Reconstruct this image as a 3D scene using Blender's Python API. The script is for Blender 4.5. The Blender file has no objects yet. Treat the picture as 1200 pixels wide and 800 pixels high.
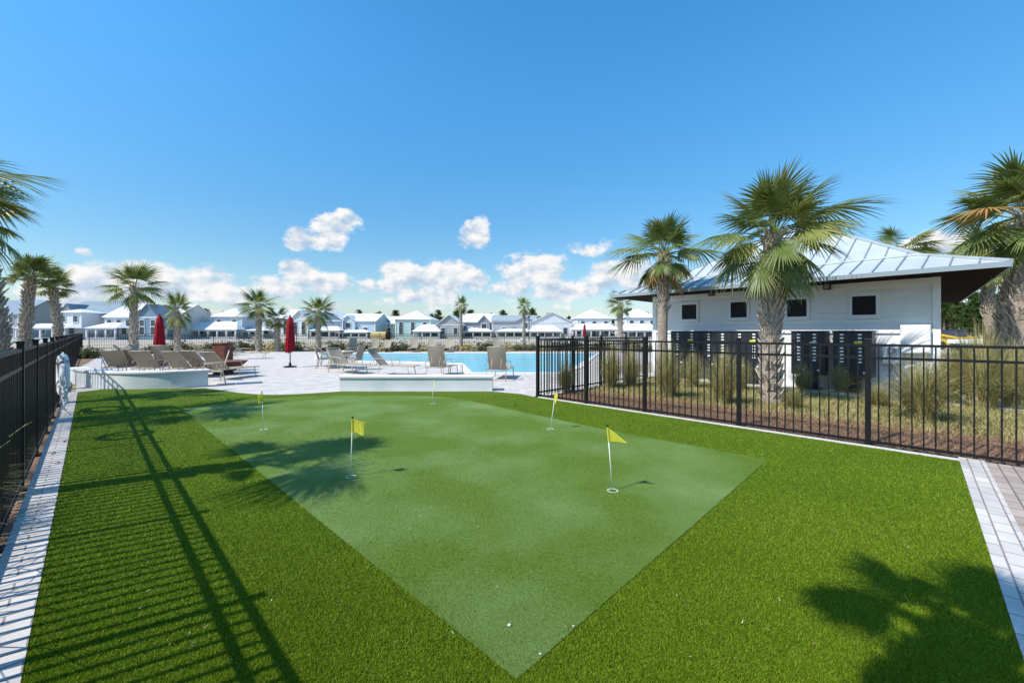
import bpy, math, random
import numpy as np
from mathutils import Vector, Matrix, geometry, noise as mnoise

R = math.radians
S = bpy.context.scene
COL = S.collection
# ------------------------------------------------------------------ camera
F = 485.0            # focal length in pixels of the 1200 px wide photograph
HY = 389.0           # horizon row
H = 1.53             # eye height
cam = bpy.data.cameras.new('camera'); camo = bpy.data.objects.new('camera', cam); COL.objects.link(camo)
cam.sensor_width = 36; cam.lens = 36 * F / 1200
cam.shift_y = (HY - 400) / 1200
cam.clip_start = 0.05; cam.clip_end = 3000
camo.location = (0, 0, H); camo.rotation_euler = (R(90), 0, 0)
S.camera = camo
# ------------------------------------------------------------------ sun, sky
SH = Vector((0.855, 0.518, 0)).normalized()      # direction shadows fall
EL = R(50)
sun = bpy.data.lights.new('sun', 'SUN'); sun.energy = 4.0; sun.angle = R(0.53); sun.color = (1, .955, .88)
suno = bpy.data.objects.new('sun', sun); COL.objects.link(suno)
ldir = Vector((SH.x * math.cos(EL), SH.y * math.cos(EL), -math.sin(EL)))
suno.rotation_euler = ldir.to_track_quat('-Z', 'Y').to_euler(); suno.location = (-20, -12, 30)
S.view_settings.view_transform = 'Standard'; S.view_settings.look = 'None'
S.view_settings.exposure = 0.5; S.view_settings.gamma = 1; S.view_settings.use_curve_mapping = False

W = bpy.data.worlds.new('World'); S.world = W; W.use_nodes = True
def world():
    nt = W.node_tree; N = nt.nodes; L = nt.links
    N.clear()
    def nd(t, **k):
        n = N.new(t)
        for a, b in k.items(): setattr(n, a, b)
        return n
    def setin(sock, v):
        if hasattr(v, 'is_output') or isinstance(v, bpy.types.NodeSocket): L.new(v, sock)
        else: sock.default_value = v
    def m(op, a, b=None, c=None, clamp=False):
        n = nd('ShaderNodeMath', operation=op, use_clamp=clamp)
        setin(n.inputs[0], a)
        if b is not None: setin(n.inputs[1], b)
        if c is not None: setin(n.inputs[2], c)
        return n.outputs[0]
    tc = nd('ShaderNodeTexCoord'); g = tc.outputs['Generated']
    sep = nd('ShaderNodeSeparateXYZ'); L.new(g, sep.inputs[0])
    x, y, z = sep.outputs
    sky = nd('ShaderNodeTexSky', sky_type='NISHITA', sun_disc=False)
    sky.sun_elevation = EL
    sky.sun_rotation = math.atan2(-SH.x, -SH.y)
    sky.altitude = 0; sky.air_density = 1.0; sky.dust_density = 0.35; sky.ozone_density = 1.6
    hs = nd('ShaderNodeHueSaturation'); hs.inputs['Saturation'].default_value = SKY_SAT; hs.inputs['Hue'].default_value = SKY_HUE
    vr = nd('ShaderNodeMapRange', interpolation_type='SMOOTHSTEP'); L.new(m('ARCSINE', z), vr.inputs['Value'])
    vr.inputs['From Min'].default_value = -.02; vr.inputs['From Max'].default_value = .62; vr.inputs['To Min'].default_value = .62; vr.inputs['To Max'].default_value = 1.22
    L.new(vr.outputs[0], hs.inputs['Value']); L.new(sky.outputs[0], hs.inputs['Color'])
    # cumulus, laid out by compass bearing and elevation
    az = m('ARCTAN2', x, y); el = m('ARCSINE', z)
    com = nd('ShaderNodeCombineXYZ'); L.new(az, com.inputs[0]); L.new(m('MULTIPLY', el, 1.5), com.inputs[1])
    n1 = nd('ShaderNodeTexNoise'); n1.inputs['Scale'].default_value = 17; n1.inputs['Detail'].default_value = 9; n1.inputs['Roughness'].default_value = .63
    L.new(com.outputs[0], n1.inputs['Vector'])
    off = nd('ShaderNodeVectorMath', operation='ADD'); off.inputs[1].default_value = (-.014, .02, 0); L.new(com.outputs[0], off.inputs[0])
    n2 = nd('ShaderNodeTexNoise'); n2.inputs['Scale'].default_value = 17; n2.inputs['Detail'].default_value = 5; n2.inputs['Roughness'].default_value = .5
    L.new(off.outputs[0], n2.inputs['Vector'])
    dens = None; top = None
    blobs = [(372,281,34,12,1),(392,267,30,14,1),(405,260,18,12,.9),(352,284,18,8,.8),(558,275,17,15,1),(563,264,11,12,.9),(548,283,14,8,.8),
             (693,290,28,9,.62),(433,335,15,10,.85),(352,322,26,16,1),(385,332,30,13,1),(325,336,34,13,.9),(402,328,14,9,.7),
             (185,330,56,20,1),(135,335,58,24,1),(235,334,52,19,1),(85,346,54,22,.95),(290,345,34,12,.8),
             (472,320,32,14,1),(521,325,38,20,1),(455,335,20,12,.9),(495,347,48,10,.9),(552,328,24,12,.8),
             (628,318,42,20,1),(600,338,30,14,.8),(662,340,44,13,.95),(735,320,44,15,1),(705,330,24,15,.9),(760,330,40,16,.7),
             (600,362,260,9,.38),(240,360,180,11,.42),(1085,290,34,16,1.3),(1115,298,50,20,1.3),(1180,320,50,20,1.2),(98,295,14,5,.62),(288,292,14,4,.3)]
    for (px, py, rx, ry, w) in blobs:
        a0 = math.atan2(px - 600, F)
        hyp = math.hypot(px - 600, F); e0 = math.atan2(HY - py, hyp)
        ra = rx * 1.36 / F * math.cos(a0) ** 2; re = ry * 1.5 / hyp
        dx = m('MULTIPLY', m('SUBTRACT', az, a0), 1 / ra); dy = m('MULTIPLY', m('SUBTRACT', el, e0), 1 / re)
        d2 = m('ADD', m('MULTIPLY', dx, dx), m('MULTIPLY', dy, dy))
        v = m('MULTIPLY', m('MAXIMUM', m('SUBTRACT', 1.0, d2), 0.0), w)
        dens = v if dens is None else m('MAXIMUM', dens, v)
        t = m('MULTIPLY', v, dy)
        top = t if top is None else m('ADD', top, t)
    dn = m('ADD', dens, m('MULTIPLY', m('SUBTRACT', n1.outputs['Fac'], .5), 2.2))
    mask = nd('ShaderNodeMapRange', interpolation_type='SMOOTHSTEP'); L.new(dn, mask.inputs['Value'])
    mask.inputs['From Min'].default_value = .30; mask.inputs['From Max'].default_value = .78
    # keep only where a cumulus stands
    lim = nd('ShaderNodeMapRange'); L.new(dens, lim.inputs['Value']); lim.inputs['From Min'].default_value = 0.02; lim.inputs['From Max'].default_value = .3
    # thin veil low over the horizon
    veil = nd('ShaderNodeMapRange', interpolation_type='SMOOTHSTEP'); L.new(m('ABSOLUTE', el), veil.inputs['Value'])
    veil.inputs['From Min'].default_value = 0.0; veil.inputs['From Max'].default_value = .13
    veil.inputs['To Min'].default_value = .35; veil.inputs['To Max'].default_value = 0
    cm = m('MULTIPLY', mask.outputs[0], lim.outputs[0])
    sh = m('ADD', m('MULTIPLY', m('SUBTRACT', n1.outputs['Fac'], n2.outputs['Fac']), 3.4), m('MULTIPLY', top, .55))
    shr = nd('ShaderNodeMapRange', interpolation_type='SMOOTHSTEP'); L.new(sh, shr.inputs['Value'])
    shr.inputs['From Min'].default_value = -.75; shr.inputs['From Max'].default_value = .55
    cc = nd('ShaderNodeMix', data_type='RGBA'); L.new(shr.outputs[0], cc.inputs['Factor'])
    cc.inputs['A'].default_value = (CLOUD*.50, CLOUD*.63, CLOUD*.80, 1); cc.inputs['B'].default_value = (CLOUD, CLOUD*.995, CLOUD*.985, 1)
    mv = nd('ShaderNodeMix', data_type='RGBA'); L.new(m('MULTIPLY', veil.outputs[0], 1.0), mv.inputs['Factor'])
    L.new(hs.outputs[0], mv.inputs['A']); mv.inputs['B'].default_value = (CLOUD*.50, CLOUD*.67, CLOUD*.90, 1)
    mx = nd('ShaderNodeMix', data_type='RGBA'); L.new(cm, mx.inputs['Factor'])
    L.new(mv.outputs['Result'], mx.inputs['A']); L.new(cc.outputs['Result'], mx.inputs['B'])
    bg = nd('ShaderNodeBackground'); bg.inputs['Strength'].default_value = SKY_STR
    L.new(mx.outputs['Result'], bg.inputs['Color'])
    out = nd('ShaderNodeOutputWorld'); L.new(bg.outputs[0], out.inputs['Surface'])
SKY_SAT, SKY_HUE, SKY_STR, CLOUD = 1.36, .492, .15, 4.6
world()

# ------------------------------------------------------------------ placing
U = Vector((-0.714, 0.700)); V = Vector((0.700, 0.714))       # along the fences / across the turf
UB = Vector((-0.636, 0.771)); VB = Vector((0.771, 0.636))     # along / into the clubhouse
def ab(a, b, z=0.0):
    p = U * a + V * b; return Vector((p.x, p.y, z))
def bb(a, b, z=0.0):
    p = UB * a + VB * b; return Vector((p.x, p.y, z))
def G(px, py, z=0.0):
    Y = (H - z) * F / (py - HY); return Vector(((px - 600) / F * Y, Y, z))
def D(px, Y, z=0.0): return Vector(((px - 600) / F * Y, Y, z))
def ZZ(py, Y): return H - (py - HY) / F * Y
# ------------------------------------------------------------------ materials
def mk(name, c1, c2=None, scale=8, rough=.6, bump=0, bscale=40, metal=0, detail=5, spec=.5, stretch=(1, 1, 1), contrast=(.35, .65), coord='Object', trans=0, c3=None, s3=1.2, coat=0):
    m = bpy.data.materials.new(name); m.use_nodes = True; nt = m.node_tree; N = nt.nodes; L = nt.links
    p = N['Principled BSDF']; p.inputs['Roughness'].default_value = rough; p.inputs['Metallic'].default_value = metal
    p.inputs['Specular IOR Level'].default_value = spec; p.inputs['Coat Weight'].default_value = coat
    c4 = lambda c: (c[0], c[1], c[2], 1)
    p.inputs['Base Color'].default_value = c4(c1)
    tc = N.new('ShaderNodeTexCoord'); mp = N.new('ShaderNodeMapping'); mp.inputs['Scale'].default_value = stretch
    L.new(tc.outputs[coord], mp.inputs[0])
    if c2:
        n = N.new('ShaderNodeTexNoise'); n.inputs['Scale'].default_value = scale; n.inputs['Detail'].default_value = detail; n.inputs['Roughness'].default_value = .62
        L.new(mp.outputs[0], n.inputs['Vector'])
        r = N.new('ShaderNodeMapRange'); r.inputs['From Min'].default_value = contrast[0]; r.inputs['From Max'].default_value = contrast[1]; L.new(n.outputs['Fac'], r.inputs['Value'])
        x = N.new('ShaderNodeMix'); x.data_type = 'RGBA'; x.inputs['A'].default_value = c4(c1); x.inputs['B'].default_value = c4(c2)
        L.new(r.outputs[0], x.inputs['Factor']); res = x.outputs['Result']
        if c3:
            n3 = N.new('ShaderNodeTexNoise'); n3.inputs['Scale'].default_value = s3; n3.inputs['Detail'].default_value = 4; L.new(tc.outputs[coord], n3.inputs['Vector'])
            r3 = N.new('ShaderNodeMapRange'); r3.inputs['From Min'].default_value = .42; r3.inputs['From Max'].default_value = .68; L.new(n3.outputs['Fac'], r3.inputs['Value'])
            x3 = N.new('ShaderNodeMix'); x3.data_type = 'RGBA'; x3.inputs['B'].default_value = c4(c3); L.new(res, x3.inputs['A']); L.new(r3.outputs[0], x3.inputs['Factor']); res = x3.outputs['Result']
        L.new(res, p.inputs['Base Color'])
    if bump:
        nb = N.new('ShaderNodeTexNoise'); nb.inputs['Scale'].default_value = bscale; nb.inputs['Detail'].default_value = 4
        L.new(mp.outputs[0], nb.inputs['Vector'])
        b = N.new('ShaderNodeBump'); b.inputs['Strength'].default_value = bump; b.inputs['Distance'].default_value = .02
        L.new(nb.outputs['Fac'], b.inputs['Height']); L.new(b.outputs[0], p.inputs['Normal'])
    if trans:
        t = N.new('ShaderNodeBsdfTranslucent'); mx = N.new('ShaderNodeMixShader'); mx.inputs[0].default_value = trans
        if c2: L.new(res, t.inputs['Color'])
        else: t.inputs['Color'].default_value = c4(c1)
        L.new(p.outputs[0], mx.inputs[1]); L.new(t.outputs[0], mx.inputs[2])
        L.new(mx.outputs[0], N['Material Output'].inputs['Surface'])
    return m
def pavers(name, c1, c2, mortar, bw, rh, rot=0, scale=1.0, ms=.012, rough=.75):
    m = bpy.data.materials.new(name); m.use_nodes = True; nt = m.node_tree; N = nt.nodes; L = nt.links
    p = N['Principled BSDF']; p.inputs['Roughness'].default_value = rough; p.inputs['Specular IOR Level'].default_value = .25
    tc = N.new('ShaderNodeTexCoord'); mp = N.new('ShaderNodeMapping'); mp.inputs['Rotation'].default_value = (0, 0, rot); L.new(tc.outputs['Object'], mp.inputs[0])
    br = N.new('ShaderNodeTexBrick'); L.new(mp.outputs[0], br.inputs['Vector'])
    br.inputs['Scale'].default_value = scale; br.inputs['Brick Width'].default_value = bw; br.inputs['Row Height'].default_value = rh
    br.inputs['Mortar Size'].default_value = ms; br.inputs['Mortar Smooth'].default_value = .3; br.inputs['Bias'].default_value = -.1
    br.inputs['Color1'].default_value = (*c1, 1); br.inputs['Color2'].default_value = (*c2, 1); br.inputs['Mortar'].default_value = (*mortar, 1)
    n = N.new('ShaderNodeTexNoise'); n.inputs['Scale'].default_value = 3; n.inputs['Detail'].default_value = 8; L.new(tc.outputs['Object'], n.inputs['Vector'])
    r = N.new('ShaderNodeMapRange'); r.inputs['From Min'].default_value = .3; r.inputs['From Max'].default_value = .7; r.inputs['To Min'].default_value = .82; r.inputs['To Max'].default_value = 1.08; L.new(n.outputs['Fac'], r.inputs['Value'])
    x = N.new('ShaderNodeVectorMath'); x.operation = 'SCALE'; L.new(br.outputs['Color'], x.inputs[0]); L.new(r.outputs[0], x.inputs['Scale'])
    L.new(x.outputs[0], p.inputs['Base Color'])
    b = N.new('ShaderNodeBump'); b.inputs['Strength'].default_value = .5; b.inputs['Distance'].default_value = .006; b.invert = True
    L.new(br.outputs['Fac'], b.inputs['Height']); L.new(b.outputs[0], p.inputs['Normal'])
    return m
ANG = math.atan2(V.y, V.x)
M = {}
M['turf'] = mk('turf', (.078, .138, .003), (.155, .235, .009), 60, .8, 1.0, 260, c3=(.10, .17, .008), s3=1.1, spec=.15, coord='Object', detail=8)
M['blade'] = mk('blade', (.098, .168, .003), (.26, .36, .020), 90, .6, c3=(.16, .24, .006), s3=1.1, spec=.25, coord='Object', trans=.22)
M['green'] = mk('green', (.088, .165, .016), (.152, .232, .032), 45, .8, .7, 320, c3=(.185, .285, .085), s3=.8, spec=.15, detail=9)  # c3 puts the pale sheen of the worn nap into the base colour
M['kerb'] = pavers('kerb', (.60, .555, .51), (.47, .435, .40), (.25, .22, .195), .21, .105, -ANG, ms=.006)
M['deck'] = pavers('deck', (.60, .55, .505), (.51, .465, .425), (.40, .37, .33), .3, .15, -ANG, ms=.006)
M['brownpaver'] = pavers('brownpaver', (.44, .36, .31), (.34, .275, .235), (.19, .155, .135), .22, .11, -ANG, ms=.008)
M['sand'] = mk('sand', (.38, .31, .24), (.58, .52, .46), .25, .9, .3, 6, c3=(.27, .25, .14), s3=.06, spec=.1)
M['mulch'] = mk('mulch', (.15, .09, .06), (.36, .24, .17), 22, .95, 1, 60, detail=10, spec=.1, contrast=(.3, .7))
M['drylawn'] = mk('drylawn', (.24, .23, .07), (.42, .36, .16), 12, .95, 1, 70, c3=(.30, .22, .12), s3=.8, detail=10, spec=.1)
M['concrete'] = mk('concrete', (.52, .49, .45), (.62, .59, .55), 5, .85, .2, 60, spec=.2)
M['road'] = mk('road', (.40, .38, .36), (.50, .48, .46), 2, .9, spec=.1)
M['black'] = mk('black_metal', (.005, .005, .006), (.010, .010, .011), 30, .42, spec=.3)
M['stucco'] = mk('stucco', (.60, .63, .62), (.70, .72, .71), 3, .85, .5, 90, c3=(.52, .57, .57), s3=1.5, spec=.2)
M['cap'] = mk('cap', (.74, .72, .69), (.64, .62, .60), 4, .8, .2, 50, spec=.2)
M['sling'] = mk('sling', (.36, .31, .235), (.43, .375, .29), 150, .8, .3, 300, spec=.2, trans=.15)
M['frame'] = mk('frame', (.40, .335, .255), (.47, .40, .31), 20, .45, spec=.4)
M['red'] = mk('red', (.22, .005, .012), (.29, .008, .016), 6, .75, .4, 20, spec=.2)
M['rust'] = mk('rust', (.11, .035, .022), (.20, .075, .045), 9, .75, .5, 40, spec=.3)
M['yellow'] = mk('yellow', (.74, .68, .05), (.82, .76, .09), 20, .7, trans=.35, spec=.2)
M['whiteflag'] = mk('white_flag', (.75, .78, .62), (.8, .8, .7), 20, .7, trans=.3)
M['mark'] = mk('mark', (.22, .24, .14))
M['stick'] = mk('stick', (.72, .72, .60), (.8, .8, .72), 30, .35)
M['white'] = mk('white_paint', (.78, .79, .79), (.72, .73, .73), 3, .55, spec=.3)
M['siding'] = mk('siding', (.68, .695, .70), (.73, .74, .745), 2.5, .6, spec=.3, stretch=(1, 1, 6))
M['roof'] = mk('roof', (.46, .51, .53), (.52, .57, .585), 2, .42, metal=.15, spec=.5)
M['seam'] = mk('seam', (.25, .31, .34), None, rough=.5, metal=.1)
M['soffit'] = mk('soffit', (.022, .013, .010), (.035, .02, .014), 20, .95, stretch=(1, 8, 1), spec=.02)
M['glass'] = mk('dark_glass', (.010, .012, .016), (.016, .018, .022), 3, .5, spec=.15)
M['mailbox'] = mk('mailbox', (.010, .014, .022), (.018, .022, .03), 6, .45)
M['label'] = mk('label', (.85, .85, .83))
M['brass'] = mk('lantern', (.05, .035, .025), (.07, .05, .03), 20, .4, metal=.6)
M['lglass'] = mk('lantern_glass', (.35, .32, .28), None, rough=.1)
M['pool'] = mk('pool_plaster', (.30, .62, .70), (.36, .68, .75), 3, .6)
M['boots'] = mk('boots', (.36, .30, .235), (.54, .475, .39), 9, .9, .8, 60, detail=8, spec=.1, contrast=(.3, .7))
M['bark'] = mk('bark', (.27, .215, .17), (.42, .355, .29), 7, .95, .9, 50, detail=8, spec=.1, stretch=(1, 1, 2.5))
M['frond'] = mk('frond', (.10, .14, .028), (.19, .235, .06), 3.5, .42, spec=.45, trans=.28)
M['frond2'] = mk('frond_pale', (.17, .20, .045), (.27, .28, .08), 3.5, .5, spec=.35, trans=.25)
M['frondy'] = mk('frond_dry', (.36, .27, .07), (.42, .20, .06), 3, .6, trans=.25)
M['muhly'] = mk('muhly', (.36, .30, .12), (.56, .48, .24), 9, .7, trans=.25, spec=.15)
M['muhlyg'] = mk('muhly_green', (.19, .20, .055), (.34, .33, .12), 9, .7, trans=.25, spec=.15)
M['straw'] = mk('straw', (.36, .23, .14), (.22, .12, .07), 30, .9, spec=.1)
M['needle'] = mk('needle', (.030, .060, .014), (.075, .11, .028), 1.2, .8, spec=.1, trans=.15)
M['needle2'] = mk('needle_b', (.05, .075, .018), (.10, .125, .035), 1.2, .8, spec=.1, trans=.15)
M['pinebark'] = mk('pine_bark', (.14, .105, .08), (.24, .19, .15), 3, .95)
M['shrub'] = mk('shrub', (.05, .07, .02), (.11, .12, .035), 4, .8, trans=.1)
M['hroof_w'] = mk('house_roof_white', (.62, .65, .67), (.68, .70, .71), .6, .5, stretch=(8, .4, 1))
M['hroof_b'] = mk('house_roof_slate', (.15, .21, .26), (.19, .25, .30), .6, .7)
M['hroof_g'] = mk('house_roof_grey', (.27, .31, .34), (.33, .36, .39), .6, .6)
for k, c in dict(w=(.62, .64, .66), c=(.55, .55, .51), b=(.16, .24, .32), t=(.36, .54, .53), g=(.34, .36, .38), s=(.42, .52, .59), d=(.24, .27, .29)).items():
    M['hw_' + k] = mk('house_wall_' + k, c, tuple(q * .92 for q in c), .8, .7, stretch=(1, 1, 8))
M['hwin'] = mk('house_window', (.025, .04, .055), (.05, .065, .08), .6, .2)
M['tank'] = mk('tank', (.40, .30, .10), (.5, .38, .14), 2, .6)
M['myellow'] = mk('machine_yellow', (.62, .40, .02), (.55, .34, .02), 3, .45)
M['tyre'] = mk('tyre', (.02, .02, .02), None, rough=.8)
M['navy'] = mk('navy', (.03, .045, .075), (.04, .055, .09), 3, .4)
M['ring'] = mk('ring', (.80, .80, .78), (.70, .72, .74), 8, .5)
M['rope'] = mk('rope', (.62, .66, .68), (.5, .55, .6), 60, .8)
M['leaf'] = mk('dry_leaf', (.30, .09, .05), (.22, .13, .07), 30, .8)
M['scrap'] = mk('scrap', (.58, .57, .5))
M['grey'] = mk('grey_plastic', (.32, .34, .36), (.38, .40, .42), 8, .5)

def water_mat():
    m = bpy.data.materials.new('water'); m.use_nodes = True; nt = m.node_tree; N = nt.nodes; L = nt.links
    p = N['Principled BSDF']; p.inputs['Base Color'].default_value = (.115, .50, .62, 1); p.inputs['Roughness'].default_value = .12; p.inputs['Specular IOR Level'].default_value = .28
    tc = N.new('ShaderNodeTexCoord'); n = N.new('ShaderNodeTexNoise'); n.inputs['Scale'].default_value = 1.6; n.inputs['Detail'].default_value = 5; L.new(tc.outputs['Object'], n.inputs['Vector'])
    r = N.new('ShaderNodeMix'); r.data_type = 'RGBA'; r.inputs['A'].default_value = (.09, .43, .55, 1); r.inputs['B'].default_value = (.17, .58, .68, 1)
    L.new(n.outputs['Fac'], r.inputs['Factor']); L.new(r.outputs['Result'], p.inputs['Base Color'])
    b = N.new('ShaderNodeBump'); b.inputs['Strength'].default_value = .6; b.inputs['Distance'].default_value = .05
    n2 = N.new('ShaderNodeTexNoise'); n2.inputs['Scale'].default_value = 7; n2.inputs['Detail'].default_value = 3; L.new(tc.outputs['Object'], n2.inputs['Vector'])
    L.new(n2.outputs['Fac'], b.inputs['Height']); L.new(b.outputs[0], p.inputs['Normal'])
    return m
M['water'] = water_mat()

# ------------------------------------------------------------------ mesh helpers
class MB:
    def __init__(s): s.v = []; s.f = []; s.mi = []; s.cur = 0
    def add(s, vs, fs, mi=None):
        o = len(s.v); s.v += [tuple(p) for p in vs]; s.f += [tuple(i + o for i in f) for f in fs]; s.mi += [s.cur if mi is None else mi] * len(fs)
    def box(s, c, size, rz=0, ry=0, rx=0):
        m = Matrix.Translation(c) @ Matrix.Rotation(rz, 4, 'Z') @ Matrix.Rotation(ry, 4, 'Y') @ Matrix.Rotation(rx, 4, 'X')
        hx, hy, hz = size[0] / 2, size[1] / 2, size[2] / 2
        vs = [m @ Vector((x * hx, y * hy, z * hz)) for z in (-1, 1) for y in (-1, 1) for x in (-1, 1)]
        s.add(vs, [(0, 2, 3, 1), (4, 5, 7, 6), (0, 1, 5, 4), (2, 6, 7, 3), (0, 4, 6, 2), (1, 3, 7, 5)])
    def bar(s, p, q, w, h=None, up=Vector((0, 0, 1))):
        p = Vector(p); q = Vector(q); d = (q - p)
        if d.length < 1e-6: return
        d.normalize(); h = h or w
        if abs(d.dot(up)) > .99: up = Vector((0, 1, 0)) if abs(d.y) < .9 else Vector((1, 0, 0))
        sd = d.cross(up).normalized(); u = sd.cross(d)
        vs = []
        for c in (p, q):
            for (i, j) in ((-1, -1), (1, -1), (1, 1), (-1, 1)): vs.append(c + sd * i * w / 2 + u * j * h / 2)
        s.add(vs, [(0, 3, 2, 1), (4, 5, 6, 7), (0, 1, 5, 4), (1, 2, 6, 5), (2, 3, 7, 6), (3, 0, 4, 7)])
    def tube(s, pts, rad, n=8, caps=True):
        pts = [Vector(p) for p in pts]
        if not hasattr(rad, '__len__'): rad = [rad] * len(pts)
        vs = []; up = Vector((0, 0, 1))
        for i, p in enumerate(pts):
            d = (pts[min(i + 1, len(pts) - 1)] - pts[max(i - 1, 0)]).normalized()
            r = Vector((1, 0, 0)) if abs(d.z) > .95 else up
            a = d.cross(r).normalized(); b = d.cross(a)
            for k in range(n):
                t = 2 * math.pi * k / n; vs.append(p + (a * math.cos(t) + b * math.sin(t)) * rad[i])
        fs = [(i * n + k, i * n + (k + 1) % n, (i + 1) * n + (k + 1) % n, (i + 1) * n + k) for i in range(len(pts) - 1) for k in range(n)]
        if caps: fs += [tuple(range(n - 1, -1, -1)), tuple(range((len(pts) - 1) * n, len(pts) * n))]
        s.add(vs, fs)
    def lathe(s, prof, c=(0, 0, 0), n=24):
        c = Vector(c); vs = []
        for (r, z) in prof:
            for k in range(n):
                t = 2 * math.pi * k / n; vs.append(c + Vector((r * math.cos(t), r * math.sin(t), z)))
        fs = [(i * n + k, i * n + (k + 1) % n, (i + 1) * n + (k + 1) % n, (i + 1) * n + k) for i in range(len(prof) - 1) for k in range(n)]
        s.add(vs, fs)
    def prism(s, poly, z0, z1):
        n = len(poly); vs = [(p[0], p[1], z0) for p in poly] + [(p[0], p[1], z1) for p in poly]
        s.add(vs, [tuple(range(n - 1, -1, -1)), tuple(range(n, 2 * n))] + [(i, (i + 1) % n, n + (i + 1) % n, n + i) for i in range(n)])
    def build(s, name, mats, parent=None, loc=None, smooth=False, bevel=0):
        me = bpy.data.meshes.new(name); me.from_pydata([tuple(v) for v in s.v], [], s.f)
        for m in (mats if isinstance(mats, (list, tuple)) else [mats]): me.materials.append(m)
        if any(s.mi): me.polygons.foreach_set('material_index', s.mi)
        if smooth: me.polygons.foreach_set('use_smooth', [True] * len(s.f))
        me.update()
        o = bpy.data.objects.new(name, me); COL.objects.link(o)
        if parent: o.parent = parent
        if loc is not None: o.location = loc
        if bevel:
            b = o.modifiers.new('bevel', 'BEVEL'); b.width = bevel; b.segments = 2; b.limit_method = 'ANGLE'
        return o
def tag(o, label=None, cat=None, group=None, kind=None):
    if label: o['label'] = label
    if cat: o['category'] = cat
    if group: o['group'] = group
    if kind: o['kind'] = kind
    return o
def thing(name, label, cat, loc=(0, 0, 0), rz=0, group=None):
    o = bpy.data.objects.new(name, None); COL.objects.link(o); o.empty_display_size = .2
    o.location = loc; o.rotation_euler = (0, 0, rz); return tag(o, label, cat, group)
KIDS = {}
def copy_tree(o, parent=None):
    c = o.copy(); COL.objects.link(c)
    if parent: c.parent = parent
    for ch in [x for x in list(o.children)]: copy_tree(ch, c)
    return c
def clone(proto, loc, rz, label, group=None, scale=1):
    c = copy_tree(proto); c.location = loc; c.rotation_euler = (0, 0, rz); c.scale = (scale,) * 3
    c['label'] = label
    if group: c['group'] = group
    return c
def sheet(name, outer, mat, z, holes=(), kind='structure'):
    loops = [[Vector((p[0], p[1], 0)) for p in outer]] + [[Vector((p[0], p[1], 0)) for p in h] for h in holes]
    tri = geometry.tessellate_polygon(loops); vs = [v for l in loops for v in l]
    mb = MB(); fs = []
    for t in tri:
        a, b, c = [vs[i] for i in t]
        fs.append(t if (b - a).cross(c - a).z > 0 else (t[0], t[2], t[1]))
    mb.add([(v.x, v.y, z) for v in vs], fs)
    o = mb.build(name, mat); o['kind'] = kind; return o
def smooth_path(pts, n=6):
    pts = [Vector(p) for p in pts]; out = []
    for i in range(len(pts) - 1):
        p0 = pts[max(i - 1, 0)]; p1 = pts[i]; p2 = pts[i + 1]; p3 = pts[min(i + 2, len(pts) - 1)]
        for k in range(n):
            t = k / n; out.append(.5 * ((2 * p1) + (p2 - p0) * t + (2 * p0 - 5 * p1 + 4 * p2 - p3) * t * t + (3 * p1 - p0 - 3 * p2 + p3) * t ** 3))
    out.append(pts[-1]); return out
def inside(x, y, poly):
    c = np.zeros(x.shape, bool); n = len(poly)
    for i in range(n):
        x1, y1 = poly[i][0], poly[i][1]; x2, y2 = poly[(i + 1) % n][0], poly[(i + 1) % n][1]
        if y1 == y2: continue
        cond = ((y1 > y) != (y2 > y)) & (x < (x2 - x1) * (y - y1) / (y2 - y1) + x1)
        c ^= cond
    return c

# ------------------------------------------------------------------ ground
pool = [D(375, 30), D(700, 30), D(672, 17.5), G(652, 437), G(552, 437), G(543, 427), G(480, 424), G(400, 423), G(376, 420)]
pool = smooth_path(pool + [pool[0]], 1)[:-1]
far = 900
sheet('ground', [(-far, -60), (far, -60), (far, far), (-far, far)], M['sand'], -.016, [[p[:2] for p in pool]])
fence_c = ab(6.38, 7.37)
turf_far = smooth_path([G(577, 459), G(398, 459), G(345, 462), G(300, 461.5), G(268, 458.5), G(240, 455.5), G(175, 456.5), G(125, 456), G(92, 457)], 1)
tf = [ab(-.35, -.21), ab(-.35, 7.18), ab(6.3, 7.28), G(610, 462), G(577, 459), G(398, 459)] + smooth_path([G(398, 459), G(360, 461.5), G(318, 463), G(285, 461), G(262, 458), G(240, 455)], 4)[1:] + [G(175, 456), G(125, 456), ab(15.2, -.21)]
deckp = [ab(6.38, 7.2), ab(6.38, 13.2), ab(9, 16), (14, 31.5), (8, 32.5), (-24, 32.5), (-26, 26), ab(22.5, -.3), ab(14, -.25), ab(6, 2), ab(3, 5)]
sheet('pool_deck', deckp, M['deck'], -.004, [[p[:2] for p in pool]])
sheet('turf', tf, M['turf'], .012)
# putting green
gr = [Vector((.02, 1.805, 0)), G(900, 540)] + smooth_path([G(697, 502), G(600, 481), G(553, 471), G(520, 466), G(470, 464.2), G(400, 464.3), G(345, 465.5)], 4) + [G(280, 471), G(212, 480)]
gr = smooth_path([gr[-1], gr[0]], 1)[:1] + gr[:-1]
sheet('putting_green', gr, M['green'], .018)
GZ = .018
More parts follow.
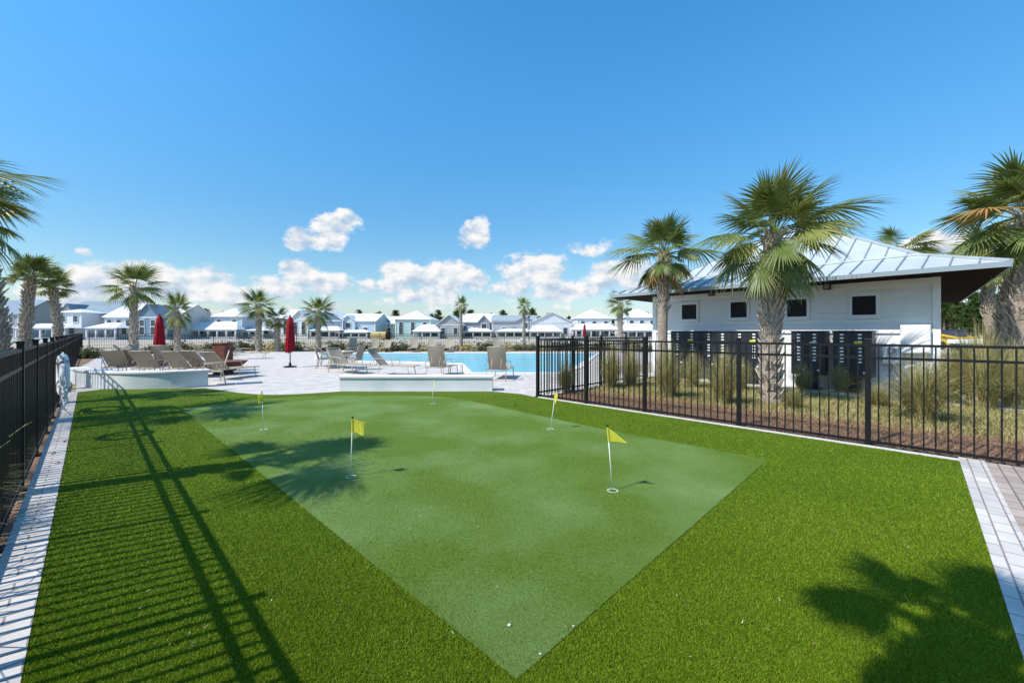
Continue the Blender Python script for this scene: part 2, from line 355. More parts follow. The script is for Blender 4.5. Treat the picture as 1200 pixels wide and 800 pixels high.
# kerbs (paver bands)
def band(name, pts_in, pts_out, mat, z):
    mb = MB(); n = len(pts_in)
    mb.add([(p[0], p[1], z) for p in pts_in] + [(p[0], p[1], z) for p in pts_out] + [(p[0], p[1], -.05) for p in pts_in] + [(p[0], p[1], -.05) for p in pts_out],
           [f for i in range(n - 1) for f in ((i, i + 1, n + i + 1, n + i), (i, 2 * n + i, 2 * n + i + 1, i + 1), (n + i, n + i + 1, 3 * n + i + 1, 3 * n + i))])
    o = mb.build(name, mat); o['kind'] = 'structure'; return o
band('left_kerb', [ab(-.56, -.21), ab(15.2, -.21)], [ab(-.56, -.42), ab(15.2, -.42)], M['kerb'], .02)
band('near_kerb', [ab(-.35, -.21), ab(-.35, 7.37)], [ab(-.56, -.21), ab(-.56, 7.37)], M['kerb'], .021)
band('right_kerb', [ab(-.35, 7.18), ab(6.3, 7.28)], [ab(-.35, 7.27), ab(6.4, 7.37)], M['concrete'], .022)
sheet('paved_path', [ab(-.56, -6), ab(-.56, 7.45), ab(-3.5, 7.45), ab(-6, -6)], M['brownpaver'], .002)
sheet('left_bed', [ab(-1, -.42), ab(22, -.42), ab(22, -4), ab(-1, -4)], M['mulch'], -.006)
mulch_r = [ab(-6, 7.27), ab(6.4, 7.27), ab(6.4, 12.9)] + [ab(5, 12.6), ab(5.4, 10.4), ab(4.2, 9.4), ab(3, 9.6), ab(2, 8.7), ab(.6, 8.7), ab(-1, 9.6), ab(-6, 11)]
sheet('right_bed', mulch_r, M['mulch'], -.002)
sheet('dry_lawn', [ab(-14, 7.4), ab(6.3, 7.4), ab(6.3, 12.6), bb(9, 12.35), bb(1, 12.45), bb(-12, 12.6)], M['drylawn'], -.006)
band('building_kerb', [bb(-12, 12.42), bb(9.5, 12.35)], [bb(-12, 12.6), bb(9.5, 12.55)], M['concrete'], .05)
sheet('building_walk', [bb(-12, 12.6), bb(9.5, 12.55), bb(9.5, 14), bb(-12, 14)], M['concrete'], .004)
sheet('far_bed', [(-32, 32.5), (13, 32.5), (15, 36.5), (-34, 36.5)], M['mulch'], -.004)
sheet('left_far_bed', [ab(22.5, -.6), (-26, 26), (-24, 32.4), (-40, 32.4), (-40, 18)], M['mulch'], -.005)
sheet('street', [(-160, 72), (120, 72), (120, 80), (-160, 80)], M['road'], -.008)
sheet('far_lawn', [(-200, 92), (160, 92), (160, 200), (-200, 200)], M['drylawn'], -.007)
# pool
mb = MB(); n = len(pool)
mb.add([(p[0], p[1], -.01) for p in pool] + [(p[0], p[1], -1.2) for p in pool], [(i, (i + 1) % n, n + (i + 1) % n, n + i) for i in range(n)] + [tuple(range(n, 2 * n))])
o = mb.build('pool_basin', M['pool']); o['kind'] = 'structure'
sheet('pool_water', [p[:2] for p in pool], M['water'], -.07)
cent = sum((Vector(p[:2]) for p in pool), Vector((0, 0))) / n
def offs(poly, d):
    out = []; m = len(poly)
    for i in range(m):
        a = Vector(poly[i - 1][:2]); b = Vector(poly[i][:2]); c = Vector(poly[(i + 1) % m][:2])
        n1 = (b - a).normalized(); n2 = (c - b).normalized(); nn = Vector((n1.y + n2.y, -(n1.x + n2.x)))
        if nn.length < 1e-4: nn = Vector((n1.y, -n1.x))
        nn.normalize(); out.append(b + nn * d * (-1 if sgn < 0 else 1))
    return out
area = sum(pool[i][0] * pool[(i + 1) % n][1] - pool[(i + 1) % n][0] * pool[i][1] for i in range(n)); sgn = 1 if area > 0 else -1
po = offs(pool, .35); pi_ = offs(pool, -.04)
band('pool_coping', [*pi_, pi_[0]], [*po, po[0]], M['cap'], .03)

# ------------------------------------------------------------------ near turf blades
def blades(name, N, poly, excl, ymax, hgt, wk, mat, seed, ymin=1.2):
    rng = np.random.default_rng(seed)
    # density falls as 1/Y^2
    u = rng.random(N * 3); Y = 1 / (1 / ymin - u * (1 / ymin - 1 / ymax))
    X = (rng.random(N * 3) * 2 - 1) * 1.27 * Y
    k = inside(X, Y, poly)
    if excl: k &= ~inside(X, Y, excl)
    X = X[k][:N]; Y = Y[k][:N]; n = len(X)
    th = rng.random(n) * 2 * np.pi; lean = rng.random(n) * .9 * hgt; ph = rng.random(n) * 2 * np.pi
    h = hgt * (.6 + .7 * rng.random(n)); w = wk * Y * (.7 + .6 * rng.random(n))
    cx, cy = np.cos(th) * w / 2, np.sin(th) * w / 2; lx, ly = np.cos(ph) * lean, np.sin(ph) * lean
    z0 = .010
    v = np.zeros((n, 5, 3))
    v[:, 0] = np.c_[X - cx, Y - cy, np.full(n, z0)]; v[:, 1] = np.c_[X + cx, Y + cy, np.full(n, z0)]
    v[:, 2] = np.c_[X + cx * .8 + lx * .4, Y + cy * .8 + ly * .4, z0 + h * .6]; v[:, 3] = np.c_[X - cx * .8 + lx * .4, Y - cy * .8 + ly * .4, z0 + h * .6]
    v[:, 4] = np.c_[X + lx, Y + ly, z0 + h]
    base = np.arange(n)[:, None] * 5
    loops = np.concatenate([base + np.array([0, 1, 2, 3]), base + np.array([3, 2, 4])], 1).ravel()
    ls = (np.arange(n)[:, None] * 7 + np.array([0, 4])).ravel()
    me = bpy.data.meshes.new(name); me.vertices.add(n * 5); me.vertices.foreach_set('co', v.ravel())
    me.loops.add(n * 7); me.loops.foreach_set('vertex_index', loops.astype(np.int32)); me.polygons.add(n * 2)
    me.polygons.foreach_set('loop_start', ls.astype(np.int32)); me.update(calc_edges=True); me.validate()
    me.materials.append(mat); o = bpy.data.objects.new(name, me); COL.objects.link(o); o['kind'] = 'stuff'; return o
rj = random.Random(3); grj = []
for i in range(len(gr)):
    p, q = Vector(gr[i][:2]), Vector(gr[(i + 1) % len(gr)][:2]); k_ = max(1, int((q - p).length / .03)); nn_ = Vector((-(q - p).y, (q - p).x)).normalized()
    for j in range(k_):
        c_ = p + (q - p) * (j / k_); grj.append(c_ + nn_ * (rj.uniform(-.006, .006) + .010 * mnoise.noise(Vector((c_.x * 3, c_.y * 3, 0)))))
blades('turf_blades', 620000, tf, grj, 9.9, .0135, .0016, M['blade'], 1)
GEDGE = [p[:2] for p in gr]
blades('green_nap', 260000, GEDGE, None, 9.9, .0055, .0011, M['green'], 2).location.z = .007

# ------------------------------------------------------------------ fences
def fence(name, label, pts, height=1.37, gap=.11, thick=.05, group=None, pk=.018, lower=.12):
    t = thing(name, label, 'fence', pts[0], 0, group); o0 = Vector(pts[0])
    capm = MB()
    def post(p, th=thick):
        m = MB(); q = Vector(p) - o0
        an = math.atan2(d.y, d.x)
        m.box(q + Vector((0, 0, (height + .05) / 2)), (th, th, height + .05), an); m.box(q + Vector((0, 0, height + .06)), (th + .012, th + .012, .022), an); m.box(q + Vector((0, 0, .012)), (th + .05, th + .05, .02), an)
        m.build('post', M['black'], t, bevel=.003)
    for i in range(len(pts) - 1):
        p = Vector(pts[i]); q = Vector(pts[i + 1]); d = (q - p).normalized(); L = (q - p).length
        if i == 0: post(p)
        post(q)
        m = MB(); a = p - o0; an = math.atan2(d.y, d.x)
        for z in (height, height - .17, lower):
            m.box(a + d * L / 2 + Vector((0, 0, z - .016)), (L - thick, .028, .032), an)
        k = int(L / gap); 
        for j in range(1, k + 1):
            c = a + d * (L * j / (k + 1)); z0 = .03; z1 = height - .034
            m.box(c + Vector((0, 0, (z0 + z1) / 2)), (pk, pk, z1 - z0), an)
        m.build('panel', M['black'], t)
    return t
fence('metal_fence', 'black metal picket fence close at the left edge along the turf', [ab(a, -.47) for a in (-1.8, -.2, 1.4, 3.0, 4.6, 6.2, 7.8, 9.4, 11.0, 12.6, 14.2, 15.8, 17.4)], pk=.025)
fence('metal_fence', 'black picket fence in front of the long grasses and the white clubhouse', [ab(a, 7.37) for a in (6.38, 5.02, 3.70, 2.07, .48, -1.12, -2.72, -4.3)], thick=.062, pk=.0155, lower=.075)
fence('metal_fence', 'black fence between pool deck and planting, running away to the clubhouse', [ab(6.42, b) for b in (7.44, 8.80, 10.17, 11.57, 12.97)])
fence('metal_fence', 'continuation of the left fence running away past the curved wall', [ab(17.5 + 2.4 * i, -.47) for i in range(16)], gap=.2)
pts = [Vector((-37.7 + 3.7 * i, 36.9, 0)) for i in range(16)]
fence('metal_fence', 'distant thin black fence along the far side of the pool before the sandy lots', pts, gap=.16)

# ------------------------------------------------------------------ seat walls
def seatwall(label, path, h, thick, closed_ends=True):
    t = thing('seat_wall', label, 'wall', (path[0][0], path[0][1], 0)); o0 = Vector((path[0][0], path[0][1]))
    P2 = [Vector(p[:2]) - o0 for p in path]
    def off(d):
        out = []
        for i, p in enumerate(P2):
            a = P2[max(i - 1, 0)]; b = P2[min(i + 1, len(P2) - 1)]; dd = (b - a).normalized(); out.append(p + Vector((-dd.y, dd.x)) * d)
        return out
    def solid(d0, d1, z0, z1, ext=0):
        a = off(d0); b = off(d1); n = len(a); mb = MB()
        if ext:
            e0 = (P2[0] - P2[1]).normalized() * ext; e1 = (P2[-1] - P2[-2]).normalized() * ext
            a[0] = a[0] + e0; b[0] = b[0] + e0; a[-1] = a[-1] + e1; b[-1] = b[-1] + e1
        vs = [(p.x, p.y, z0) for p in a] + [(p.x, p.y, z0) for p in b] + [(p.x, p.y, z1) for p in a] + [(p.x, p.y, z1) for p in b]
        fs = []
        for i in range(n - 1):
            fs += [(i, i + 1, 2 * n + i + 1, 2 * n + i), (n + i + 1, n + i, 3 * n + i, 3 * n + i + 1), (2 * n + i, 2 * n + i + 1, 3 * n + i + 1, 3 * n + i)]
        fs += [(0, 2 * n, 3 * n, n), (n - 1, 2 * n - 1, 4 * n - 1, 3 * n - 1)]
        mb.add(vs, fs); return mb
    solid(0, thick, 0, h - .05).build('wall_body', M['stucco'], t)
    solid(-.03, thick + .03, h - .05, h, .03).build('cap', M['cap'], t, bevel=.008)
    return t
seatwall('straight low stucco seat wall with pale cap at the far edge of the green', [G(398, 458), G(577, 458)], .39, .35)
seatwall('curved low stucco wall in front of the left group of loungers', smooth_path([G(82, 448.6), G(88, 450.8), G(98, 453.2), G(112, 455), G(134, 456.2), G(160, 456.4), G(200, 455.2), G(244, 452.5)], 6), .47, .32)

# ------------------------------------------------------------------ clubhouse
def clubhouse():
    t = thing('clubhouse', 'white clubhouse with pale metal hip roof behind the right fence', 'building', bb(5, 13.85))
    o0 = t.location.copy()
    A0, A1, BW, BE = 1.11, 8.5, 13.85, 12.8
    DV = Vector((V.x, V.y, 0)); WH = 2.82
    def LP(p): return Vector(p) - o0
    an = math.atan2(UB.y, UB.x)          # box x axis runs along the facade
    # body: front wall as lapped siding
    c = [bb(A0, BW), bb(A1, BW), bb(A1, BW) + DV * 8.5, bb(A0, BW) + DV * 8.5]
    m = MB(); m.prism([LP(p)[:2] for p in c], 0, WH); m.build('wall', M['siding'], t)
    m = MB(); z = 1.60
    L = A1 - A0
    while z < WH - .02:
        h = min(.15, WH - z)
        # lapped board: bottom edge proud of top edge
        p0 = LP(bb(A0 + .1, BW)); p1 = LP(bb(A1 - .1, BW)); nrm = Vector((-VB.x, -VB.y, 0))
        vs = [p0 + nrm * .030 + Vector((0, 0, z)), p1 + nrm * .030 + Vector((0, 0, z)), p1 + nrm * .006 + Vector((0, 0, z + h)), p0 + nrm * .006 + Vector((0, 0, z + h)), p0 + Vector((0, 0, z)), p1 + Vector((0, 0, z))]
        m.add(vs, [(0, 1, 2, 3), (4, 5, 1, 0)])
        z += .15
    m.build('siding', M['siding'], t)
    def facade(name, a0, a1, z0, z1, d0, d1, mat, par=None, bevel=0):
        mm = MB(); mm.box(LP(bb((a0 + a1) / 2, BW - (d0 + d1) / 2)) + Vector((0, 0, (z0 + z1) / 2)), (abs(a1 - a0), d1 - d0, z1 - z0), an)
        return mm.build(name, mat, par or t, bevel=bevel)
    facade('belt_board', A0 + .1, A1 - .1, 1.50, 1.598, .003, .045, M['white'])
    facade('frieze_board', A0 + .1, A1 - .1, WH - .14, WH - .005, .024, .05, M['white'])
    facade('corner_board', A0 - .03, A0 + .1, 0, WH, .002, .05, M['white']); facade('corner_board', A1 - .1, A1 + .03, 0, WH, .002, .05, M['white'])
    # lower boards
    for k in range(11):
        pass
    def aon(px, b):        # facade coordinate of an image column on plane b
        k = (px - 600) / F; d = b / (VB.x * k + VB.y); return d * (UB.x * k + UB.y), d
    for (x0, x1, y0, y1) in ((999, 1027, 347, 369), (923, 946, 351, 371), (857, 876, 354, 372), (800, 817, 357, 374)):
        a0, d0 = aon(x1, BW); a1, d1 = aon(x0, BW); dm = (d0 + d1) / 2; z1 = ZZ(y0, dm); z0 = ZZ(y1, dm)
        w = MB()
        for (aa0, aa1, zz0, zz1) in ((a0 - .07, a0, z0 - .1, z1 + .1), (a1, a1 + .07, z0 - .1, z1 + .1), (a0, a1, z1, z1 + .1), (a0, a1, z0 - .1, z0)):
            w.box(LP(bb((aa0 + aa1) / 2, BW - .038)) + Vector((0, 0, (zz0 + zz1) / 2)), (aa1 - aa0, .04, zz1 - zz0), an)
        wo = w.build('window', M['siding'], t)
        facade('pane', a0, a1, z0, z1, .026, .034, M['glass'], wo)
        mm = MB(); mm.box(LP(bb((a0 + a1) / 2, BW - .037)) + Vector((0, 0, (z0 + z1) / 2)), (.02, .004, z1 - z0), an); 
        mm.build('mullion', M['black'], wo)
        # wide flat board around the opening, as on the photographed building
        facade('surround', a0 - .22, a1 + .22, z0 - .2, z0 - .14, .022, .032, M['white'], wo)
    for (px, py) in ((836, 342), (971, 334)):
        a, d = aon(px, BW); z = ZZ(py, d)
        l = MB(); cc = LP(bb(a, BW - .14)) + Vector((0, 0, z))
        l.box(cc + Vector((0, 0, .13)), (.17, .17, .03), an); l.box(cc + Vector((0, 0, -.13)), (.15, .15, .02), an)
        for sx in (-1, 1):
            for sy in (-1, 1):
                l.box(cc + Vector((UB.x * .065 * sx + VB.x * .065 * sy, UB.y * .065 * sx + VB.y * .065 * sy, 0)), (.018, .018, .25), an)
        l.box(LP(bb(a, BW - .04)) + Vector((0, 0, z + .05)), (.1, .04, .26), an); l.box(LP(bb(a, BW - .09)) + Vector((0, 0, z + .15)), (.02, .14, .02), an)
        lo = l.build('wall_lantern', M['brass'], t); g = MB(); g.box(cc, (.11, .11, .23), an); g.build('lantern_glass', M['lglass'], lo)
    # roof
    FR = bb(.03, BE); FL = bb(9.7, BE); BR = FR + DV * 13.5; BL = FL + DV * 13.5
    ze, zb, zp = 2.93, 3.42, 5.45
    s = 1.44
    bFR = bb(.03 + s, BE + s, zb); bFL = bb(9.7 - s, BE + s, zb)
    dRL = Vector((UB.x, UB.y, 0))
    bBR = BR + dRL * s - DV * s + Vector((0, 0, zb)); bBL = BL - dRL * s - DV * s + Vector((0, 0, zb))
    pk = Vector((10.5, 15.0, zp)); pk2 = pk + DV * 4.2
    E = [FR + Vector((0, 0, ze)), FL + Vector((0, 0, ze)), BL + Vector((0, 0, ze)), BR + Vector((0, 0, ze))]
    Bk = [bFR, bFL, bBL, bBR]
    m = MB(); vs = [LP(p) for p in E + Bk + [pk, pk2]]
    m.add(vs, [(0, 1, 5, 4), (1, 2, 6, 5), (2, 3, 7, 6), (3, 0, 4, 7), (4, 5, 8), (5, 6, 9, 8), (6, 7, 9), (7, 4, 8, 9)])
    rf = m.build('roof', M['roof'], t); sm_ = MB()
    def seams(e0, e1, b0, b1, p0, p1, n0=24):
        # e0-e1 eave, b0-b1 break, p0-p1 ridge piece (may coincide)
        nrm = (e1 - e0).cross(b0 - e0).normalized()
        if nrm.z < 0: nrm = -nrm
        L = (e1 - e0).length; ed = (e1 - e0).normalized(); n = int(L / .42)
        def hit(a, b, c, d):   # intersection of vertical-plane line from a dir (b) with segment c-d in plan
            den = b.x * (d.y - c.y) - b.y * (d.x - c.x)
            if abs(den) < 1e-9: return None
            t = ((c.x - a.x) * (d.y - c.y) - (c.y - a.y) * (d.x - c.x)) / den
            u = ((c.x - a.x) * b.y - (c.y - a.y) * b.x) / den
            if t > .01 and -.001 <= u <= 1.001: return t, c + (d - c) * u
            return None
        perp = Vector((-ed.y, ed.x, 0))
        if perp.dot((b0 + b1) / 2 - (e0 + e1) / 2) < 0: perp = -perp
        for i in range(1, n):
            a = e0 + ed * (L * i / n); segs = [(e0, b0), (b0, b1), (b1, e1)]
            hs = [h for h in (hit(a, perp, c, d) for c, d in segs) if h]
            if not hs: continue
            h = min(hs, key=lambda q: q[0]); sm_.bar(LP(a + Vector((0, 0, .018))), LP(h[1] + Vector((0, 0, .018))), .022, .05)
            onb = hit(a, perp, b0, b1)
            if onb and abs(onb[0] - h[0]) < .01:
                a2 = h[1]; segs = [(b0, p0), (b1, p1)] + ([(p0, p1)] if (p1 - p0).length > .01 else [])
                hs = [q for q in (hit(a2, perp, c, d) for c, d in segs) if q]
                if hs:
                    q = min(hs, key=lambda r: r[0]); sm_.bar(LP(a2 + Vector((0, 0, .018))), LP(q[1] + Vector((0, 0, .018))), .022, .05)
    seams(E[0], E[1], Bk[0], Bk[1], pk, pk)
    seams(E[3], E[0], Bk[3], Bk[0], pk2, pk)
    seams(E[1], E[2], Bk[1], Bk[2], pk, pk2)
    sm_.build('standing_seams', M['seam'], rf); m = MB()
    for a, b in ((E[0], Bk[0]), (E[1], Bk[1]), (Bk[0], pk), (Bk[1], pk), (Bk[3], pk2), (E[3], Bk[3]), (Bk[0], Bk[1]), (pk, pk2)):
        m.bar(LP(a + Vector((0, 0, .022))), LP(b + Vector((0, 0, .022))), .09, .05)
    m.build('ridge_cap', M['roof'], rf)
    m = MB(); q = [LP(FR), LP(FL), LP(BL), LP(BR)]
    for i in range(4):
        a = q[i] + Vector((0, 0, (ze + 2.83) / 2 - .006)); b = q[(i + 1) % 4] + Vector((0, 0, (ze + 2.83) / 2 - .006)); m.bar(a, b, .04, ze - 2.83)
    m.build('fascia', M['seam'], t)
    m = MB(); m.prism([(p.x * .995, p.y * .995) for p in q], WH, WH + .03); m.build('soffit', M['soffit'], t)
    # porch posts at the far right corner
    for dv in ():
        m = MB(); p = LP(FR + dRL * .45 + DV * dv); m.box(p + Vector((0, 0, 1.41)), (.2, .2, 2.82), ANG); m.build('porch_post', M['soffit'], t)
    return aon, an, BW
aon, anB, BW = clubhouse()
# mailbox clusters
names = ['leftmost black cluster mailbox under the clubhouse windows', 'black cluster mailbox second from the left end of the clubhouse wall', 'black cluster mailbox just left of the big palm trunk', 'black cluster mailbox just right of the big palm trunk', 'black cluster mailbox nearest the white utility cabinet']
for i, (x0, x1) in enumerate(((786, 822), (822.5, 858), (858.5, 895), (927, 967), (976, 1022))):
    bF = 13.12
    a0, d0 = aon(x1, bF); a1, d1 = aon(x0, bF); w = a1 - a0
    t = thing('cluster_mailbox', names[i], 'mailbox', bb((a0 + a1) / 2, bF + .22), anB, 'black cluster mailboxes under the clubhouse windows')
    # local: x along facade, front is +y (towards camera is -VB => local +y)
    fy = .22
    m = MB(); m.box((0, 0, .965), (w, .44, 1.14)); m.box((0, 0, 1.55), (w + .03, .5, .03)); m.build('cabinet', M['mailbox'], t, bevel=.01)
    m = MB(); m.box((0, 0, .2), (w * .4, .25, .39)); m.box((0, 0, .02), (w * .6, .4, .04)); m.build('pedestal', M['mailbox'], t)
    cols = 3 if w > .62 else 2
    cols = 2
    m = MB(); m2 = MB()
    for cx in range(cols):
        for r in range(9):
            z = 1.46 - r * .085; xx = (cx - .5) * w * .46
            m.box((xx, fy + .006, z), (w * .42, .012, .076)); m2.box((xx + w * .03, fy + .014, z + .005), (.075, .004, .036))
        z = .57; xx = (cx - .5) * w * .46
        m.box((xx, fy + .006, z), (w * .42, .012, .25)); m2.box((xx - w * .09, fy + .014, z - .04), (.06, .004, .045))
    for r in range(3): m.box((w * .475, fy + .004, .7 + r * .28), (.02, .02, .08))
    m.add(m2.v, m2.f, 1); m.build('mail_doors', [M['mailbox'], M['label']], t)
    if i in (0, 2, 3, 4):
        m = MB(); m.box((-w * .16, fy + .02, 1.27 - .03 * (i % 2)), (.16, .006, .06)); m.build('notice', M['yellow'] if i != 3 else M['whiteflag'], t)
a, d = aon(1074, BW)
t = thing('utility_cabinet', 'white wall cabinet beside the right corner of the clubhouse', 'cabinet', bb(a, BW - .13, 1.02), anB)
m = MB(); m.box((0, 0, .34), (.52, .2, .68)); m.build('cabinet', M['white'], t, bevel=.01)
m = MB(); m.box((0, .106, .34), (.48, .012, .63)); m.build('door', M['white'], t, bevel=.004)
m = MB(); m.box((.02, .12, .2), (.07, .02, .02)); m.build('latch', M['black'], t)
a, d = aon(1047, BW)
t = thing('electric_meter', 'white box with round meter low on the wall beside the mailboxes', 'meter', bb(a, BW - .1, .75), anB)
m = MB(); m.box((0, 0, .25), (.36, .16, .5)); m.build('box', M['white'], t, bevel=.01)
m = MB(); m.tube([(0, .08, .33), (0, .16, .33)], .085, 20); m.build('meter_dial', M['grey'], t)
m = MB(); m.tube([(.0, 0, 0), (0, 0, -.73)], .025, 10); m.build('conduit', M['grey'], t)
a, d = aon(1085, BW)
t = thing('outlet_box', 'small white box under the wall cabinet by the corner', 'box', bb(a, BW - .09, .45), anB)
m = MB(); m.box((0, 0, .2), (.3, .12, .34)); m.build('box', M['white'], t, bevel=.01)
m = MB(); m.box((0, .065, .2), (.1, .02, .14)); m.build('cover', M['grey'], t)

# ------------------------------------------------------------------ putting flags
def flag(base, topx, topy, kind, label, flagdir):
    t = thing('putting_flag', label, 'golf flag', Vector((base.x, base.y, GZ)), 0, 'flags on the putting green')
    Y = base.y; z1 = ZZ(topy, Y); tx = (topx - 600) / F * Y - base.x
    top = Vector((tx, 0, z1 - GZ))
    m = MB(); m.tube([(0, 0, -.01), top], .0055, 8); m.build('stick', M['stick'], t, smooth=True)
    m = MB(); m.lathe([(.050, .001), (.051, .004), (.045, .004), (.043, -.004), (.0, -.004)], n=24); m.build('cup', M['white'], t)
    m = MB(); m.tube([top, top + top.normalized() * .02], .009, 8); m.build('knob', M['black'], t)
    u = top.normalized(); d = flagdir.normalized(); sd = Vector((-d.y, d.x, 0))
    m = MB(); rows, cols = 6, 8; vs = []
    hh = .135 if kind != 'small' else .11; ll = {'rect': .125, 'tri': .165, 'small': .06, 'wtri': .085, 'thin': .05}[kind]
    for i in range(rows + 1):
        for j in range(cols + 1):
            s = j / cols; v = i / rows
            if kind in ('tri', 'wtri'):
                zz = (v - 1) * hh * (1 - 0) * (1 - s) + -hh * s * (.95) + (v - .5) * .0
            else: zz = (v - 1) * hh * (1 + .06 * s) - .02 * s
            wv = math.sin(s * 5.5 + v * 1.5) * .010 * (s + .15)
            vs.append(top + u * (zz - .005) + d * (ll * s + .005) + sd * wv + Vector((0, 0, -.012 * s * s)))
    fs = [(i * (cols + 1) + j, i * (cols + 1) + j + 1, (i + 1) * (cols + 1) + j + 1, (i + 1) * (cols + 1) + j) for i in range(rows) for j in range(cols)]
    m.add(vs, fs); fo = m.build('flag', M['whiteflag'] if kind == 'wtri' else M['yellow'], t, smooth=True)
    sl = MB(); sl.tube([top + u * -.005, top + u * (-hh - .005)], .009, 8); sl.build('sleeve', M['yellow'], fo)
    if kind in ('rect',):
        k = MB(); base_ = top + u * (-.035) + d * .06
        pts = [base_ + d * (.02 * math.cos(q)) + u * (.02 * math.sin(q) - .0) - sd * .016 for q in np.linspace(.5, 4.2, 9)]
        pts += [base_ + d * .018 - u * .055 - sd * .016, base_ - d * .025 - u * .06 - sd * .016]
        k.tube(pts, .0028, 5); k.build('mark', M['mark'], fo)
    return t
flag(G(309, 504.5), 307, 460, 'thin', 'small yellow flag in the palm shadow at the left of the green', Vector((-.8, -.6, 0)))
flag(G(411, 560.5), 413, 490, 'rect', 'square yellow flag with a mark at the palm shadow tip', Vector((1, -.1, 0)))
flag(G(507, 474), 507, 444, 'wtri', 'small pale flag in front of the straight low wall', Vector((.8, -.6, 0)))
flag(G(645, 504), 651, 459, 'thin', 'leaning flag furled beside the fence end', Vector((.5, -.8, 0)))
flag(G(718, 577), 712, 500, 'tri', 'yellow pennant flag nearest the camera', Vector((1, -.15, 0)))

# ------------------------------------------------------------------ umbrellas
def umbrella(px, Y, label, hgt=2.25):
    t = thing('closed_umbrella', label, 'umbrella', D(px, Y), 0, 'closed red umbrellas')
    m = MB(); m.tube([(0, 0, 0), (0, 0, hgt)], .022, 10); m.build('pole', M['black'], t)
    m = MB(); m.lathe([(0, .001), (.26, .001), (.26, .04), (.06, .07), (.04, .2), (0, .2)], n=24); m.build('base', M['black'], t)
    n = 32; prof = [(.03, hgt + .02), (.11, hgt - .12), (.145, hgt - .4), (.16, hgt - .9), (.18, hgt - 1.3), (.15, hgt - 1.5)]
    m = MB(); vs = []
    for i, (r, z) in enumerate(prof):
        for k in range(n):
            th = 2 * math.pi * k / n; rr = r * (1 + .28 * math.sin(8 * th + i * .35) * (i / 5)); zz = z - (.05 * math.sin(8 * th + 1) if i == 5 else 0) + (.06 * math.sin(th) if i == 5 else 0)
            vs.append((rr * math.cos(th), rr * math.sin(th), zz))
    m.add(vs, [(i * n + k, i * n + (k + 1) % n, (i + 1) * n + (k + 1) % n, (i + 1) * n + k) for i in range(5) for k in range(n)]); co = m.build('canopy', M['red'], t, smooth=True)
    m = MB(); m.tube([(.185 * math.cos(q), .185 * math.sin(q), hgt - .95) for q in np.linspace(0, 2 * math.pi, 17)], .012, 6); m.build('strap', M['red'], co)
    m = MB(); m.lathe([(0, .08), (.025, .06), (.03, .02), (.02, 0)], (0, 0, hgt + .01), 12); m.build('finial', M['black'], t)
    return t
umbrella(187, 18.2, 'closed red umbrella among the left group of loungers', 2.25)
umbrella(340, 18.1, 'closed red umbrella standing alone on the pale deck', 2.2)
umbrella(685, 52, 'tiny closed red umbrella far off behind the pool fence', 2.5)

# ------------------------------------------------------------------ loungers and chairs
def lounger(ang):
    t = thing('sun_lounger', 'x', 'sun lounger', (0, 0, 0))
    w = .31; hz = .34; hx = .72; bl = .78; c, s = math.cos(ang), math.sin(ang)
    bt = Vector((hx - bl * c, 0, hz + bl * s))
    m = MB()
    for y in (-w, w):
        m.tube([(hx - .42, y, hz), (1.92, y, hz - .015), (1.96, y, hz - .03)], .016, 8)
        m.tube([(hx, y * .93, hz + .01), (bt.x, y * .93, bt.z), (bt.x - .02, y * .8, bt.z + .012)], .014, 8)
        # arm loop
        m.tube(smooth_path([(hx + .45, y * 1.06, hz), (hx + .42, y * 1.1, hz + .2), (hx + .1, y * 1.1, hz + .25), (hx - .28, y * 1.08, hz + .23), (hx - .36, y * 1.05, hz)], 3), .013, 8)
    for x in (hx - .4, hx + .02, 1.94): m.tube([(x, -w, hz - .01), (x, w, hz - .01)], .013, 8)
    m.tube([(bt.x, -w * .8, bt.z + .01), (bt.x, w * .8, bt.z + .01)], .014, 8)
    m.tube([(hx - .5 * bl * c, -w * .5, hz + .5 * bl * s), (hx - .38, -w * .5, hz)], .009, 6)
    m.tube([(hx - .5 * bl * c, w * .5, hz + .5 * bl * s), (hx - .38, w * .5, hz)], .009, 6)
    m.build('frame', M['frame'], t, smooth=True)
    def sl(name, p, q, ww, sag):
        mm = MB(); nx, ny = 8, 6; p = Vector(p); q = Vector(q); d = (q - p).normalized(); nn = Vector((-d.z, 0, d.x))
        if nn.z < 0: nn = -nn
        vs = []
        for layer in (0, -.006):
            for i in range(nx + 1):
                for j in range(ny + 1):
                    a = i / nx; b = j / ny; g = -sag * (1 - (2 * b - 1) ** 2) * (1 - (2 * a - 1) ** 4)
                    vs.append(p + (q - p) * a + Vector((0, (2 * b - 1) * ww, 0)) + nn * (g + layer))
        K = (nx + 1) * (ny + 1); fs = []
        for i in range(nx):
            for j in range(ny):
                k = i * (ny + 1) + j; fs += [(k, k + ny + 1, k + ny + 2, k + 1), (K + k, K + k + 1, K + k + ny + 2, K + k + ny + 1)]
        mm.add(vs, fs); mm.build(name, M['sling'], t, smooth=True)
    sl('seat_sling', (hx + .03, 0, hz + .005), (1.92, 0, hz - .01), w - .015, .03)
    sl('back_sling', (hx + .0, 0, hz + .01), (bt.x, 0, bt.z), w * .93 - .012, .03)
    for x in (hx - .3, 1.72):
        for y in (-w, w):
            k = MB(); dx = -.07 if x < 1 else .07
            k.tube([(x, y, hz), (x + dx, y * 1.03, 0.0)], [.015, .014], 8); k.build('leg', M['frame'], t, smooth=True)
    return t
LO = {k: lounger(R(v)) for k, v in dict(up=66, mid=46, low=33).items()}
LG = 'tan sling sun loungers round the pool'
used = set()
